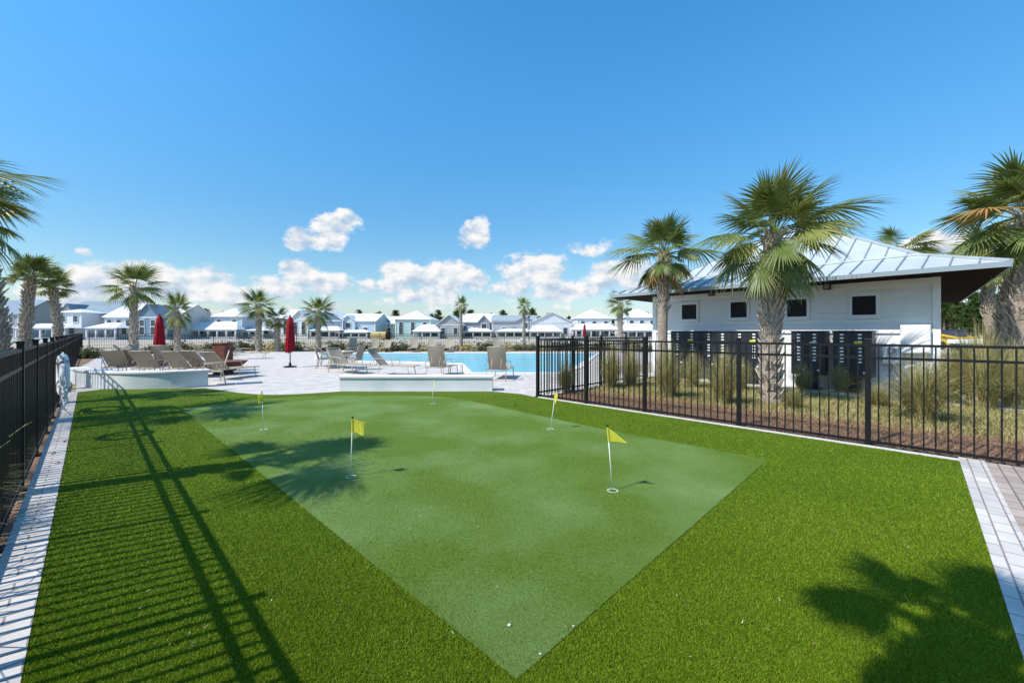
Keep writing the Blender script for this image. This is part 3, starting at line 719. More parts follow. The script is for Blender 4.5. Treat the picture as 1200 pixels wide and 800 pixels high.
def L(kind, px, py, deg, label, scale=1, Y=None):
    p = D(px, Y) if Y else G(px, py)
    p = Vector((p.x, p.y, 0))
    if kind not in used:
        used.add(kind); o = LO[kind]; o.location = p; o.rotation_euler = (0, 0, R(deg)); o['label'] = label; o['group'] = LG; return o
    return clone(LO[kind], p, R(deg), label, LG)
# centre group (location is the head end of the lounger)
L('mid', 428, 0, -8, 'tan lounger seen from the side behind the straight low wall', Y=15.0)
L('up', 504, 0, 78, 'tan lounger seen from behind above the middle of the low wall', Y=13.6)
L('up', 578, 0, 80, 'tan lounger seen from behind at the right end of the low wall', Y=12.6)
L('mid', 387, 0, -32, 'tan lounger left of the patio table, back reclined leftward', Y=16.2)
L('mid', 366, 0, 28, 'tan lounger farthest left in the group round the white table', Y=19)
L('low', 412, 0, 150, 'low reclined lounger behind the patio table', Y=17.6)
# left group
lab = ['lounger at the right end of the curved wall, nearest the rusty bowl', 'lounger second from the right behind the curved wall', 'lounger third from the right behind the curved wall',
       'lounger at the middle of the row behind the curved wall', 'lounger third from the left behind the curved wall', 'lounger second from the left behind the curved wall', 'lounger at the left end of the row behind the curved wall']
for i, (px, Y, deg, k) in enumerate([(236, 12.7, 80, 'mid'), (213, 13.4, 84, 'mid'), (193, 13.0, 92, 'mid'), (176, 13.9, 94, 'up'), (158, 13.2, 100, 'mid'), (142, 13.9, 104, 'mid'), (127, 13.6, 112, 'mid')]):
    L(k, px, 0, deg, lab[i], Y=Y)
lab = ['leftmost lounger of the back row by the left palm', 'back row lounger just left of the palm trunk', 'back row lounger between the palm trunk and the red umbrella', 'back row lounger right of the left red umbrella', 'back row lounger behind the rusty fire bowl', 'back row lounger right of the rusty block, low and far']
for i, (px, Y, deg, k) in enumerate([(127, 19.5, 35, 'mid'), (146, 20.5, 30, 'mid'), (172, 19.0, 60, 'up'), (201, 20.5, 50, 'mid'), (221, 21.5, 45, 'mid'), (268, 23.5, 20, 'mid')]):
    L(k, px, 0, deg, lab[i], Y=Y)
# far side of pool, facing the water
lab = ['first lounger from the left on the far side of the pool', 'second lounger from the left on the far side of the pool', 'third lounger from the left on the far side of the pool', 'fourth lounger from the left on the far side of the pool', 'lounger on the far side of the pool left of the leaning palm', 'lounger on the far side of the pool right of the leaning palm', 'lounger on the far side of the pool left of the life ring', 'last lounger on the far side, beyond the fence corner']
for i, px in enumerate((385, 415, 441, 455, 487, 507, 527, 580)):
    L('up' if i % 3 else 'mid', px, 0, -85 + (i * 37 % 20) - 8, lab[i], Y=33.3)
# patio chairs + table
def chair():
    t = thing('patio_chair', 'x', 'chair')
    m = MB(); w = .27
    for y in (-w, w):
        m.tube([(.25, y, 0), (.24, y, .42), (.2, y, .62), (-.2, y * 1.02, .64), (-.26, y, .6)], .013, 8)
        m.tube([(-.3, y, 0), (-.22, y, .4), (-.38, y * .95, .98)], .013, 8); m.tube([(.24, y, .41), (-.22, y, .38)], .012, 8)
    m.tube([(-.38, -w * .95, .98), (-.38, w * .95, .98)], .013, 8); m.tube([(.24, -w, .41), (.24, w, .41)], .012, 8)
    m.build('frame', M['frame'], t, smooth=True)
    m = MB(); m.box((.01, 0, .4), (.45, .51, .012), 0, R(-4)); m.build('seat', M['sling'], t)
    m = MB(); m.box((-.3, 0, .68), (.012, .5, .58), 0, R(-15)); m.build('backrest', M['sling'], t)
    return t
ch = chair()
ch.location = D(414, 16.9); ch.rotation_euler = (0, 0, R(170)); ch['label'] = 'tan patio chair on the right of the round white table'; ch['group'] = 'tan patio chairs at the white table'
clone(ch, D(380, 17.4), R(20), 'tan patio chair on the left of the round white table', 'tan patio chairs at the white table')
clone(ch, D(250, 12.0), R(215), 'tan patio chair with bare legs at the right end of the curved wall', 'tan patio chairs at the white table')['group'] = 'loose tan patio chairs'
t = thing('patio_table', 'round pale table among the tan chairs left of the pool', 'table', D(400, 17.6))
m = MB(); m.lathe([(0, .70), (.5, .70), (.52, .715), (.5, .73), (0, .73)], n=32); m.build('table_top', M['cap'], t)
for q in range(4):
    m = MB(); m.tube([(.3 * math.cos(q * 1.571), .3 * math.sin(q * 1.571), .7), (.38 * math.cos(q * 1.571), .38 * math.sin(q * 1.571), 0)], .016, 8); m.build('leg', M['frame'], t)
t = thing('side_table', 'small white side table between the two loungers seen from behind', 'table', D(534, 14.6))
m = MB(); m.box((0, 0, .41), (.5, .5, .03)); m.build('table_top', M['white'], t, bevel=.008)
for sx in (-1, 1):
    for sy in (-1, 1):
        m = MB(); m.tube([(sx * .2, sy * .2, .4), (sx * .23, sy * .23, 0)], .014, 8); m.build('leg', M['frame'], t)
# rusty fire bowl and block
t = thing('fire_bowl', 'wide rusty metal bowl on the pale deck right of the loungers', 'fire bowl', D(262, 15.2))
m = MB(); m.lathe([(.28, .02), (.3, .06), (.5, .22), (.72, .42), (.76, .47), (.70, .47), (.62, .40), (.3, .2), (0, .16)], n=40); m.build('bowl', M['rust'], t, smooth=True)
m = MB(); m.lathe([(.0, .0), (.34, .0), (.32, .05), (.28, .06)], n=32); m.build('base', M['rust'], t)
t = thing('rusty_column', 'upright rusty metal block standing behind the bowl', 'block', D(261, 16.4))
m = MB(); m.box((0, 0, .53), (.5, .5, 1.06)); m.build('body', M['rust'], t, bevel=.01)
m = MB(); m.box((0, 0, 1.08), (.56, .56, .04)); m.build('lid', M['rust'], t, bevel=.006)

# life rings
def life_ring(loc, rz, label, r=.29, tilt=0):
    t = thing('life_ring', label, 'life ring', loc, rz)
    m = MB(); n = 36; k = 12; vs = []; tr = .062
    for i in range(n):
        a = 2 * math.pi * i / n
        for j in range(k):
            b = 2 * math.pi * j / k; rr = r + tr * math.cos(b); vs.append((rr * math.cos(a), tr * 1.1 * math.sin(b), rr * math.sin(a)))
    m.add(vs, [(i * k + j, i * k + (j + 1) % k, ((i + 1) % n) * k + (j + 1) % k, ((i + 1) % n) * k + j) for i in range(n) for j in range(k)]); m.build('ring', M['ring'], t, smooth=True)
    m = MB(); pts = []
    for i in range(49):
        a = 2 * math.pi * i / 48; rr = r + tr + .012 + .035 * abs(math.sin(2 * a)); pts.append((rr * math.cos(a), 0, rr * math.sin(a)))
    m.tube(pts, .009, 6); m.build('rope', M['rope'], t, smooth=True)
    for q in range(4):
        a = q * math.pi / 2 + .78; m = MB(); c = Vector((r * math.cos(a), 0, r * math.sin(a)))
        m.tube([c + Vector((-math.sin(a), 0, math.cos(a))) * s for s in (-.05, .05)], tr * 1.12, 14); m.build('band', M['grey'], t, smooth=True)
    return t
life_ring(ab(11.6, -.36, .72), math.atan2(U.y, U.x) + R(6), 'white life ring hung on the left fence, seen edge on', .34)
t = thing('rope_bundle', 'loose pale rope hanging beneath the ring on the left fence', 'rope', ab(11.2, -.35, 0))
m = MB(); rnd = random.Random(4)
for k in range(9):
    pts = [ab(rnd.uniform(-.25, .3), rnd.uniform(-.03, .06), .75 - i * .11 + rnd.uniform(-.03, .03)) for i in range(7)]
    m.tube(smooth_path(pts, 3), .008, 5)
m.build('rope', M['rope'], t)
t0 = life_ring(D(612, 36.6, .62), 0, 'white life ring hanging on the far fence', .26)

# lamp post left of the frame, casts the round shadow
t = thing('lamp_post', 'dark lamp post with round flat head beyond the left fence', 'lamp post', (-7.85, 4.8, 0))
m = MB(); m.tube([(0, 0, 0), (0, 0, 2.95)], .028, 10); m.build('pole', M['black'], t)
m = MB(); m.lathe([(.21, 3.0), (.24, 3.05), (.30, 3.05), (.32, 3.0), (.30, 2.97), (.22, 2.97), (.21, 3.0)], n=28); m.box((0, 0, 3.0), (.44, .03, .03)); m.box((0, 0, 2.97), (.08, .08, .06)); m.build('lamp_head', M['black'], t)
m = MB(); m.lathe([(.09, 0), (.09, .1), (.04, .16), (.03, .3)], n=16); m.build('base', M['black'], t)

# ------------------------------------------------------------------ palms
def fronds(seed, n, reach, wind=Vector((0, 0, 0)), segs=34, lo=-45, hi=82, wseg=.036, dry=.12, bladek=1.0, steps=5, extra=(), skirt=.4):
    rnd = random.Random(seed); m = MB()
    for i in range(n + len(extra)):
        q = min(i / (n - 1), 1); e = R((hi - (hi - 12) * q / .62 if q < .62 else 6 + (lo - 6) * (q - .62) / .38) + rnd.uniform(-8, 8)); az = i * 2.39996 + rnd.uniform(-.25, .25)
        d = Vector((math.cos(az) * math.cos(e), math.sin(az) * math.cos(e), math.sin(e)))
        d = (d + wind * (.55 + .5 * rnd.random())).normalized()
        rr = reach * rnd.uniform(.85, 1.1) * (.88 if q < .12 else 1) * (1 - skirt * max(0, q - .4)) * (1.22 if q < .35 else 1)
        slotx = None
        if i >= n:
            xa, xe, xr, xq, slotx = extra[i - n]; xa, xe = R(xa), R(xe); q = xq; rr = xr; d = Vector((math.cos(xa) * math.cos(xe), math.sin(xa) * math.cos(xe), math.sin(xe)))
        lp = rr * (.36 + .14 * q) * rnd.uniform(.9, 1.1)
        # petiole curve
        pts = [Vector((d.x * .05, d.y * .05, -.12 * q))]; g = .10 + .28 * q
        for k in range(1, 5):
            s = k / 4; pts.append(pts[0] + d * lp * s + Vector((0, 0, -g * lp * s * s * .5)))
        slot = 0 if rnd.random() > .34 else 1
        if q > .72 and rnd.random() < dry * 2.4: slot = 2
        if slotx is not None: slot = slotx
        m.cur = 1; m.tube(pts, [.022, .018, .014, .011, .009], 5)
        m.cur = slot
        t = (pts[-1] - pts[-2]).normalized(); side = t.cross(Vector((0, 0, 1)))
        if side.length < .2: side = Vector((-math.sin(az), math.cos(az), 0))
        side.normalize(); roll = rnd.uniform(-.5, .5); nn = side.cross(t)
        side = (side * math.cos(roll) + nn * math.sin(roll)); nn = side.cross(t).normalized()
        bl = rr * .64 * bladek
        cl = bl * .42   # costa
        ns = segs + rnd.randint(-3, 3)
        grav = Vector((0, 0, -1)) + wind * .6
        for j in range(ns):
            u = (j + .5) / ns * 2 - 1                   # -1..1 across the fan
            fan = u * R(90); cs = 1 - abs(u) ** 1.4
            cb = pts[-1] + t * cl * cs + Vector((0, 0, -1)) * (cl * cs) ** 2 * .35
            tt = (t + Vector((0, 0, -1)) * cl * cs * .6).normalized()
            ds = (tt * math.cos(fan) + side * math.sin(fan) - nn * (.30 * abs(math.sin(fan)) + .06 + rnd.uniform(-.07, .07))).normalized()
            ln = bl * (.74 + .3 * math.cos(fan * .9)) * rnd.uniform(.88, 1.08) * (1 - .38 * cs * .6)
            dr = rnd.uniform(.12, .5) * (.7 + .7 * q)
            wd = Vector.cross(ds, nn).normalized() * wseg * .5 * (1.15 - .25 * abs(u)); vs = []
            fold = nn * wseg * .22
            for k in range(steps + 1):
                s = k / steps; p = cb + ds * ln * s + grav * (ln * dr * max(0, s - .25) ** 2)
                wk = [.35, .95, 1, .8, .45, .05][k] if steps == 5 else (1 - s) * .9 + .1
                vs += [p - wd * wk, p + fold * wk, p + wd * wk]
            fs = []
            for k in range(steps):
                a = k * 3; fs += [(a, a + 1, a + 4, a + 3), (a + 1, a + 2, a + 5, a + 4)]
            m.add(vs, fs)
    m.cur = 0
    return m
def trunk(seed, h, r0, r1, boot_from=0., lean=(0, 0), bootsz=1.0):
    rnd = random.Random(seed); m = MB(); n = 16; rings = int(h / .12) + 2; vs = []
    def cen(z): s = z / h; return Vector((lean[0] * s * s, lean[1] * s * s, z))
    for i in range(rings + 1):
        z = h * i / rings - (.05 if i == 0 else 0); s = z / h; r = r0 + (r1 - r0) * s + (.05 * max(0, 1 - z / .3) if z < .3 else 0)
        c = cen(max(z, 0)); c.z = z
        for k in range(n):
            th = 2 * math.pi * k / n; q = 1 + .10 * mnoise.noise(Vector((math.cos(th) * 2, math.sin(th) * 2, z * 5 + seed)))
            vs.append((c.x + math.cos(th) * r * q, c.y + math.sin(th) * r * q, z))
    m.add(vs, [(i * n + k, i * n + (k + 1) % n, (i + 1) * n + (k + 1) % n, (i + 1) * n + k) for i in range(rings) for k in range(n)], 0)
    z = boot_from; i = 0
    while z < h + .02:
        th = i * 2.39996 + rnd.uniform(-.12, .12); s = z / h; r = (r0 + (r1 - r0) * s) * .93; c = cen(z)
        o = Vector((math.cos(th), math.sin(th), 0)); td = Vector((-o.y, o.x, 0))
        ln = rnd.uniform(.14, .24) * bootsz; w0 = rnd.uniform(.085, .12) * bootsz; out = rnd.uniform(.32, .75)
        dirv = (o * out + Vector((0, 0, 1))).normalized(); nn = td.cross(dirv)
        for sg in (-1, 1):      # split leaf base: two prongs leaving a V
            b0 = c + o * r + td * sg * w0 * .5; tip = b0 + dirv * ln + td * sg * (-.25 * w0)
            vv = [b0 - td * w0 * .28, b0 + td * w0 * .28, b0 + td * w0 * .28 - nn * .03, b0 - td * w0 * .28 - nn * .03,
                  tip - td * w0 * .13, tip + td * w0 * .13, tip + td * w0 * .10 - nn * .012, tip - td * w0 * .10 - nn * .012]
            m.add(vv, [(0, 1, 5, 4), (1, 2, 6, 5), (2, 3, 7, 6), (3, 0, 4, 7), (4, 5, 6, 7)], 1)
        z += .030 * bootsz ** 1.2; i += 1
    return m
FM = [M['frond'], M['frond2'], M['frondy']]
def palm(label, loc, h, crown, r0=.17, r1=.15, boot=0., lean=(0, 0), seed=1, bootsz=1., rz=0, scale=1, group=None, trunkmesh=None):
    t = thing('palm_tree', label, 'palm tree', (loc[0], loc[1], 0), 0, group)
    if trunkmesh is None: trunk(seed, h, r0, r1, boot, lean, bootsz).build('trunk', [M['bark'], M['boots']], t)
    else:
        o = bpy.data.objects.new('trunk', trunkmesh); COL.objects.link(o); o.parent = t; o.scale = (1, 1, h / 3.0)
    if isinstance(crown, MB): c = crown.build('crown', FM, t)
    else: c = bpy.data.objects.new('crown', crown); COL.objects.link(c); c.parent = t
    c.location = (lean[0], lean[1], h); c.rotation_euler = (0, 0, rz); c.scale = (scale,) * 3
    return t
WD = Vector((.34, .05, .06))
palm('big palm with criss-cross trunk standing inside the right fence', D(903, 8.94), 3.62, fronds(11, 38, 1.22, Vector((.12, -.05, .12)), 38, -64, 86, .036, dry=0, skirt=.25, extra=[(-10, 38, 2.1, .35, 0), (12, 30, 1.95, .4, 1), (185, 14, 1.6, .5, 0), (35, 55, 1.7, .2, 0)]), .18, .165, .0, (.05, 0), 3, 1.15)
palm('palm with smooth lower trunk at the left corner of the clubhouse', D(776, 13), 4.0, fronds(23, 28, 1.12, Vector((.05, 0, .05)), 34, -58, 86, .038, dry=.04, skirt=.25, extra=[(190, 22, 1.8, .5, 1), (-15, 18, 1.7, .5, 0), (170, 5, 1.5, .6, 0)]), .155, .145, 2.2, (.05, 0), 5, 1.1)
palm('leaning palm with thick crossed trunk at the right picture edge', D(1192, 9.4), 4.15, fronds(31, 26, 1.3, Vector((-.05, 0, .1)), 36, -45, 84, .042, dry=.06, skirt=.4, extra=[(190, 20, 1.75, .45, 2), (175, -8, 1.6, .6, 0), (200, 45, 1.5, .3, 0)]), .17, .165, .3, (.2, 0), 7, 1.15)
palm('palm behind the clubhouse corner, second trunk from the right edge', D(1171, 11.5), 3.55, fronds(32, 22, 1.15, WD * .2, 30, -30, 75, .04, dry=.06), .135, .135, 1.6, (.5, 0), 8, 1.1)
palm('slim palm trunk just right of the clubhouse roof edge', D(1159, 13.8), 4.0, fronds(33, 22, 1.15, WD * .2, 28, -30, 75, .045, dry=.06), .135, .135, 2.0, (-.1, 0), 9, 1.1)
palm('palm crown showing above the right slope of the clubhouse roof', D(1056, 24.5), 6.3, fronds(34, 24, 1.75, WD, 26, -10, 60, .06, dry=0), .18, .18, 3, (0, 0), 10, 1.3)
# left row behind the fence
palm('palm standing above the camera, seen only by its shadow at lower right', (-1.10, 0.02), 4.75, fronds(41, 17, .66, Vector((.1, 0, .1)), 26, -25, 80, .034, dry=0), .12, .12, 1, (0, 0), 12)
palm('palm outside the left edge whose shadow falls across the green', (-6.72, 2.58), 5.15, fronds(42, 5, .6, Vector((.2, .1, .0)), 30, 10, 80, .052, dry=0, extra=[(47, 22, 1.3, .4, 0), (-19, 6, 1.7, .5, 0), (54, 14, 1.3, .4, 0), (40, 32, 1.25, .3, 0), (34, 8, 1.0, .5, 0), (-14, 4, 1.85, .5, 0), (-26, 10, 1.5, .5, 0), (120, 10, 1.0, .4, 0)]), .12, .11, 4, (0.1, 0), 13)
palm('palm whose fronds hang in at the upper left edge', (-9.05, 6.2), 3.75, fronds(43, 20, 1.3, Vector((.15, 0, 0)), 32, -50, 42, .036, dry=.03), .15, .15, .5, (0, 0), 14)
palm('palm with rough trunk at the very left edge of the picture', D(4, 8.4), 3.9, fronds(44, 18, .95, Vector((-.35, 0, .1)), 30, -40, 75, .036, dry=.03), .13, .12, 0, (-.65, 0), 15, .85)
palm('second palm from the left, with shaggy trunk behind the fence', D(29, 10.8), 2.95, fronds(45, 20, .62, Vector((.35, 0, .4)), 26, 0, 84, .030, dry=0), .105, .09, 0, (.15, 0), 16, .7)
palm('third palm from the left, thinner, behind the fence', D(71, 13.4), 3.05, fronds(46, 16, .58, Vector((.3, 0, .3)), 24, -15, 80, .034, dry=0), .115, .085, 0, (-.3, 0), 17, .7)
# mid distance
cr = [fronds(60 + i, 24, 1.4, WD * (.3 + .3 * i), 22, -30, 78, .07, steps=4, dry=0).build('crown_proto', FM).data for i in range(3)]
for o in [o for o in list(bpy.data.objects) if o.name.startswith('crown_proto')]: bpy.data.objects.remove(o)
tr = [trunk(70 + i, 3.0, .17, .155, .0, (0, 0), 1.3).build('trunk_proto', [M['bark'], M['boots']]).data for i in range(2)]
for o in [o for o in list(bpy.data.objects) if o.name.startswith('trunk_proto')]: bpy.data.objects.remove(o)
for i, (px, Y, cy, sc, lab) in enumerate([
    (157, 25, 337, 1.12, 'palm rising between the white houses and left umbrella'),
    (208, 30, 366, .95, 'windblown palm right of the left red umbrella'),
    (303, 32, 359, 1.08, 'palm left of the lone red umbrella, taller of the pair'),
    (325, 32.5, 374, .75, 'short palm just left of the lone red umbrella'),
    (373, 32, 366, .98, 'palm right of the lone red umbrella'),
    (540, 34.5, 359, .62, 'thin leaning palm beyond the middle of the pool'),
    (614, 36, 360, .58, 'thin palm above the far life ring'),
    (727, 31, 357, .75, 'small palm under the left eave of the clubhouse')]):
    h = ZZ(cy, Y)
    p = palm(lab, D(px, Y), h, cr[i % 3], rz=i * 1.3, scale=sc, trunkmesh=tr[i % 2])
    if i in (5, 6):
        for c in p.children:
            if c.name.startswith('trunk'): c.scale = (.62, .62, h / 3)
    if i in (1, 6, 5):
        for c in p.children:
            if c.name.startswith('crown'): c.scale = (sc * .7, sc * .8, sc * 1.25)

# ------------------------------------------------------------------ ornamental grass
def clump(seed, n, h, spread, w=.006):
    rnd = random.Random(seed); m = MB()
    for i in range(n):
        a = rnd.uniform(0, 6.283); r0 = rnd.uniform(0, .16) * spread; e = rnd.random() ** .8
        hh = h * rnd.uniform(.5, 1.08); out = spread * e * rnd.uniform(.3, 1.25)
        d = Vector((math.cos(a), math.sin(a), 0)); td = Vector((-d.y, d.x, 0)) * w * rnd.uniform(.7, 1.4)
        a2 = a + rnd.uniform(-.6, .6); d2 = Vector((math.cos(a2), math.sin(a2), 0))
        p = d * r0; vs = []
        for k in range(6):
            s = k / 5; c = p + d2 * out * s ** 1.7 + Vector((0, 0, hh * (s - .58 * s ** 3 * (out / max(spread, .01)))))
            vs += [c - td * (1 - s * .85), c + td * (1 - s * .85)]
        m.add(vs, [(2 * k, 2 * k + 1, 2 * k + 3, 2 * k + 2) for k in range(5)], 1 if rnd.random() < .4 else 0)
    return m
cg = []
for i in range(4):
    me = clump(90 + i, 1100, 1.12, .80, .0045).build('cp', [M['muhly'], M['muhlyg']]); cg.append(me.data); bpy.data.objects.remove(me)
def grass(px, Y, sc, label, k, hs=1.0, xy=None):
    o = bpy.data.objects.new('grass_clump', cg[k % 4]); COL.objects.link(o); p = xy if xy is not None else D(px, Y)
    o.location = (p[0], p[1], 0); o.rotation_euler = (0, 0, k * 1.7); o.scale = (sc, sc, sc * hs)
    tag(o, label, 'ornamental grass', 'grass clumps behind the fence'); return o
GR = [(663, 10.6, .72, 'low green grass clump at the fence corner nearest the pool', 1.0),
      (716, 11.2, .95, 'feathery grass clump second from the fence corner', 1.1),
      (740, 11.6, .8, 'grass clump just left of the smooth palm trunk', 1.2),
      (783, 9.6, 1.05, 'tall straw coloured grass clump in front of the smooth palm trunk', 1.05),
      (812, 11.2, .8, 'grass clump in front of the leftmost mailboxes', 1.1),
      (848, 8.7, .92, 'tall grass clump left of the big palm, close to the fence', 1.15),
      (868, 10.8, .75, 'grass clump behind, between mailboxes and the big palm', 1.0),
      (940, 10.6, .72, 'small dry grass clump in front of the mailboxes right of the big palm', .9),
      (985, 10.4, .75, 'dry grass clump below the mailbox nearest the cabinet', .85),
      (930, 8.2, .5, 'low grass tuft at the foot of the big palm', .8),
      (1080, 7.1, 1.25, 'large arching grass clump in front of the clubhouse corner', .8),
      (1112, 8.9, 1.1, 'grass clump behind the large arching one at the corner', .9),
      (1150, 8.2, 1.45, 'wide grass clump near the right edge of the fence', .95),
      (1190, 8.6, 1.15, 'grass clump cut by the right edge of the picture', 1.0),
      (1130, 10.6, 1.2, 'grass clump farther back between clubhouse and right palms', 1.0),
      (1030, 8.4, .62, 'small grass tuft beside the thick fence post', .7)]
for i, (px, Y, sc, lab_, hs) in enumerate(GR): grass(px, Y, sc * 1.12, lab_, i, hs)
for i, (a, b, sc, lab_) in enumerate([(5.2, -.95, .9, 'wispy grass clump behind the near left fence'), (6.9, -1.0, .8, 'grass clump behind the left fence under the palm fronds'), (8.8, -1.1, .9, 'grass clump behind the left fence by the rough palm')]):
    o = grass(0, 0, sc, lab_, i + 1, .8, ab(a, b)); o['group'] = 'grass clumps behind the left fence'
for i, (a, lab_) in enumerate([(3.7, 'pale dry stalks poking through the near left fence'), (5.1, 'pale dry stalks poking through the left fence farther on')]):
    rs = random.Random(500 + i); m = MB()
    for k in range(16):
        a0 = rs.uniform(-.5, .5); h0 = rs.uniform(.35, .85); o_ = rs.uniform(.1, .42); al = rs.uniform(-.9, .9)
        m.tube([ab(a0, 0, 0), ab(a0 + al * .3, o_ * .3, h0 * .55), ab(a0 + al * .7, o_ * .75, h0 * .9), ab(a0 + al * 1.1, o_, h0)], [.005, .0045, .0035, .002], 5)
    o = m.build('dry_stalks', M['muhly'], loc=ab(a, -.78)); tag(o, lab_, 'dry plant')
# pine straw and dry lawn litter
def litter(name, N, polyf, mat, seed, ln=.09, w=.003, upz=.02, z0=.0):
    rng = np.random.default_rng(seed); P_ = []
    xs, ys = polyf(rng, N); n = len(xs); th = rng.random(n) * 6.283; l = ln * (.5 + rng.random(n)); up = rng.random(n) * upz
    dx, dy = np.cos(th) * l, np.sin(th) * l; wx, wy = -np.sin(th) * w, np.cos(th) * w
    v = np.zeros((n, 4, 3)); z = z0 + rng.random(n) * .012
    v[:, 0] = np.c_[xs - wx, ys - wy, z]; v[:, 1] = np.c_[xs + wx, ys + wy, z]; v[:, 2] = np.c_[xs + dx + wx * .4, ys + dy + wy * .4, z + up + .002]; v[:, 3] = np.c_[xs + dx - wx * .4, ys + dy - wy * .4, z + up + .002]
    me = bpy.data.meshes.new(name); me.vertices.add(n * 4); me.vertices.foreach_set('co', v.ravel()); me.loops.add(n * 4); me.loops.foreach_set('vertex_index', np.arange(n * 4, dtype=np.int32))
    me.polygons.add(n); me.polygons.foreach_set('loop_start', np.arange(n, dtype=np.int32) * 4); me.update(calc_edges=True)
    me.materials.append(mat); o = bpy.data.objects.new(name, me); COL.objects.link(o); o['kind'] = 'stuff'; return o
def region(a0, a1, b0, b1):
    def f(rng, N):
        a = rng.uniform(a0, a1, N); b = rng.uniform(b0, b1, N); return U.x * a + V.x * b, U.y * a + V.y * b
    return f
litter('pine_straw', 45000, region(-2.6, 6.3, 7.42, 10.0), M['straw'], 5, .10, .0035, .045)
litter('leaf_litter', 9000, region(.5, 14, -1.6, -.5), M['straw'], 6, .09, .0035, .03)
litter('lawn_grass', 60000, region(-4, 6.3, 8.8, 13), M['muhly'], 7, .07, .004, .085)
litter('lawn_grass_green', 40000, region(-4, 6.3, 9.1, 13), M['muhlyg'], 8, .07, .004, .09)
def flecks(rng, N):
    Y = 1.9 + rng.random(N) ** 1.6 * 6; X = (rng.random(N) * 2 - 1) * 1.1 * Y; k = inside(X, Y, tf); return X[k], Y[k]
litter('turf_flecks', 80, flecks, M['scrap'], 12, .012, .002, .006, .024)
litter('turf_leaf_bits', 40, flecks, M['straw'], 13, .018, .003, .01, .026)
# small loose bits on green and kerb
rnd = random.Random(9)
for (px, py, s, lab_) in [(597, 737, .016, 'small white scrap near the front point of the green'), (505, 597, .010, 'tiny white scrap left of the middle of the green'), (493, 607, .009, 'tiny white scrap beside another left of the green middle'), (560, 620, .008, 'tiny white fleck on the middle of the green'), (672, 738, .010, 'white fleck on the right seam of the green'), (633, 771, .010, 'white fleck on the right seam near the front point')]:
    m = MB(); pts = []
    s *= .65; m.lathe([(0, s * .7), (s * .6, s * .55), (s, s * .1), (s * .7, -s * .2)], n=7)
    m.v = [(x * rnd.uniform(.6, 1.3), y * rnd.uniform(.5, 1.2), z) for x, y, z in m.v]
    o = m.build('scrap', M['scrap'], loc=G(px, py) + Vector((0, 0, GZ + .004))); tag(o, lab_, 'scrap')
for (px, py, s, lab_) in [(78, 519, .07, 'red brown dead leaf on the left kerb'), (62, 533, .06, 'curled dry leaf on the left kerb, nearer than the red one'), (68, 545, .045, 'small dry leaf on the left kerb by the fence'), (1118, 520, .05, 'yellowed leaf in the straw outside the right fence')]:
    m = MB(); vs = []; 
    for i in range(7):
        u = i / 6; w = math.sin(u * math.pi) * s * .35 + .002
        vs += [(u * s - s / 2, -w, .01 + .012 * math.sin(u * 5)), (u * s - s / 2, 0, .004 + .01 * u), (u * s - s / 2, w, .016)]
    m.add(vs, [f for i in range(6) for f in ((3 * i, 3 * i + 1, 3 * i + 4, 3 * i + 3), (3 * i + 1, 3 * i + 2, 3 * i + 5, 3 * i + 4))])
    o = m.build('dead_leaf', M['leaf'], loc=G(px, py) + Vector((0, 0, .02))); o.rotation_euler = (0, 0, rnd.uniform(0, 6)); tag(o, lab_, 'leaf')

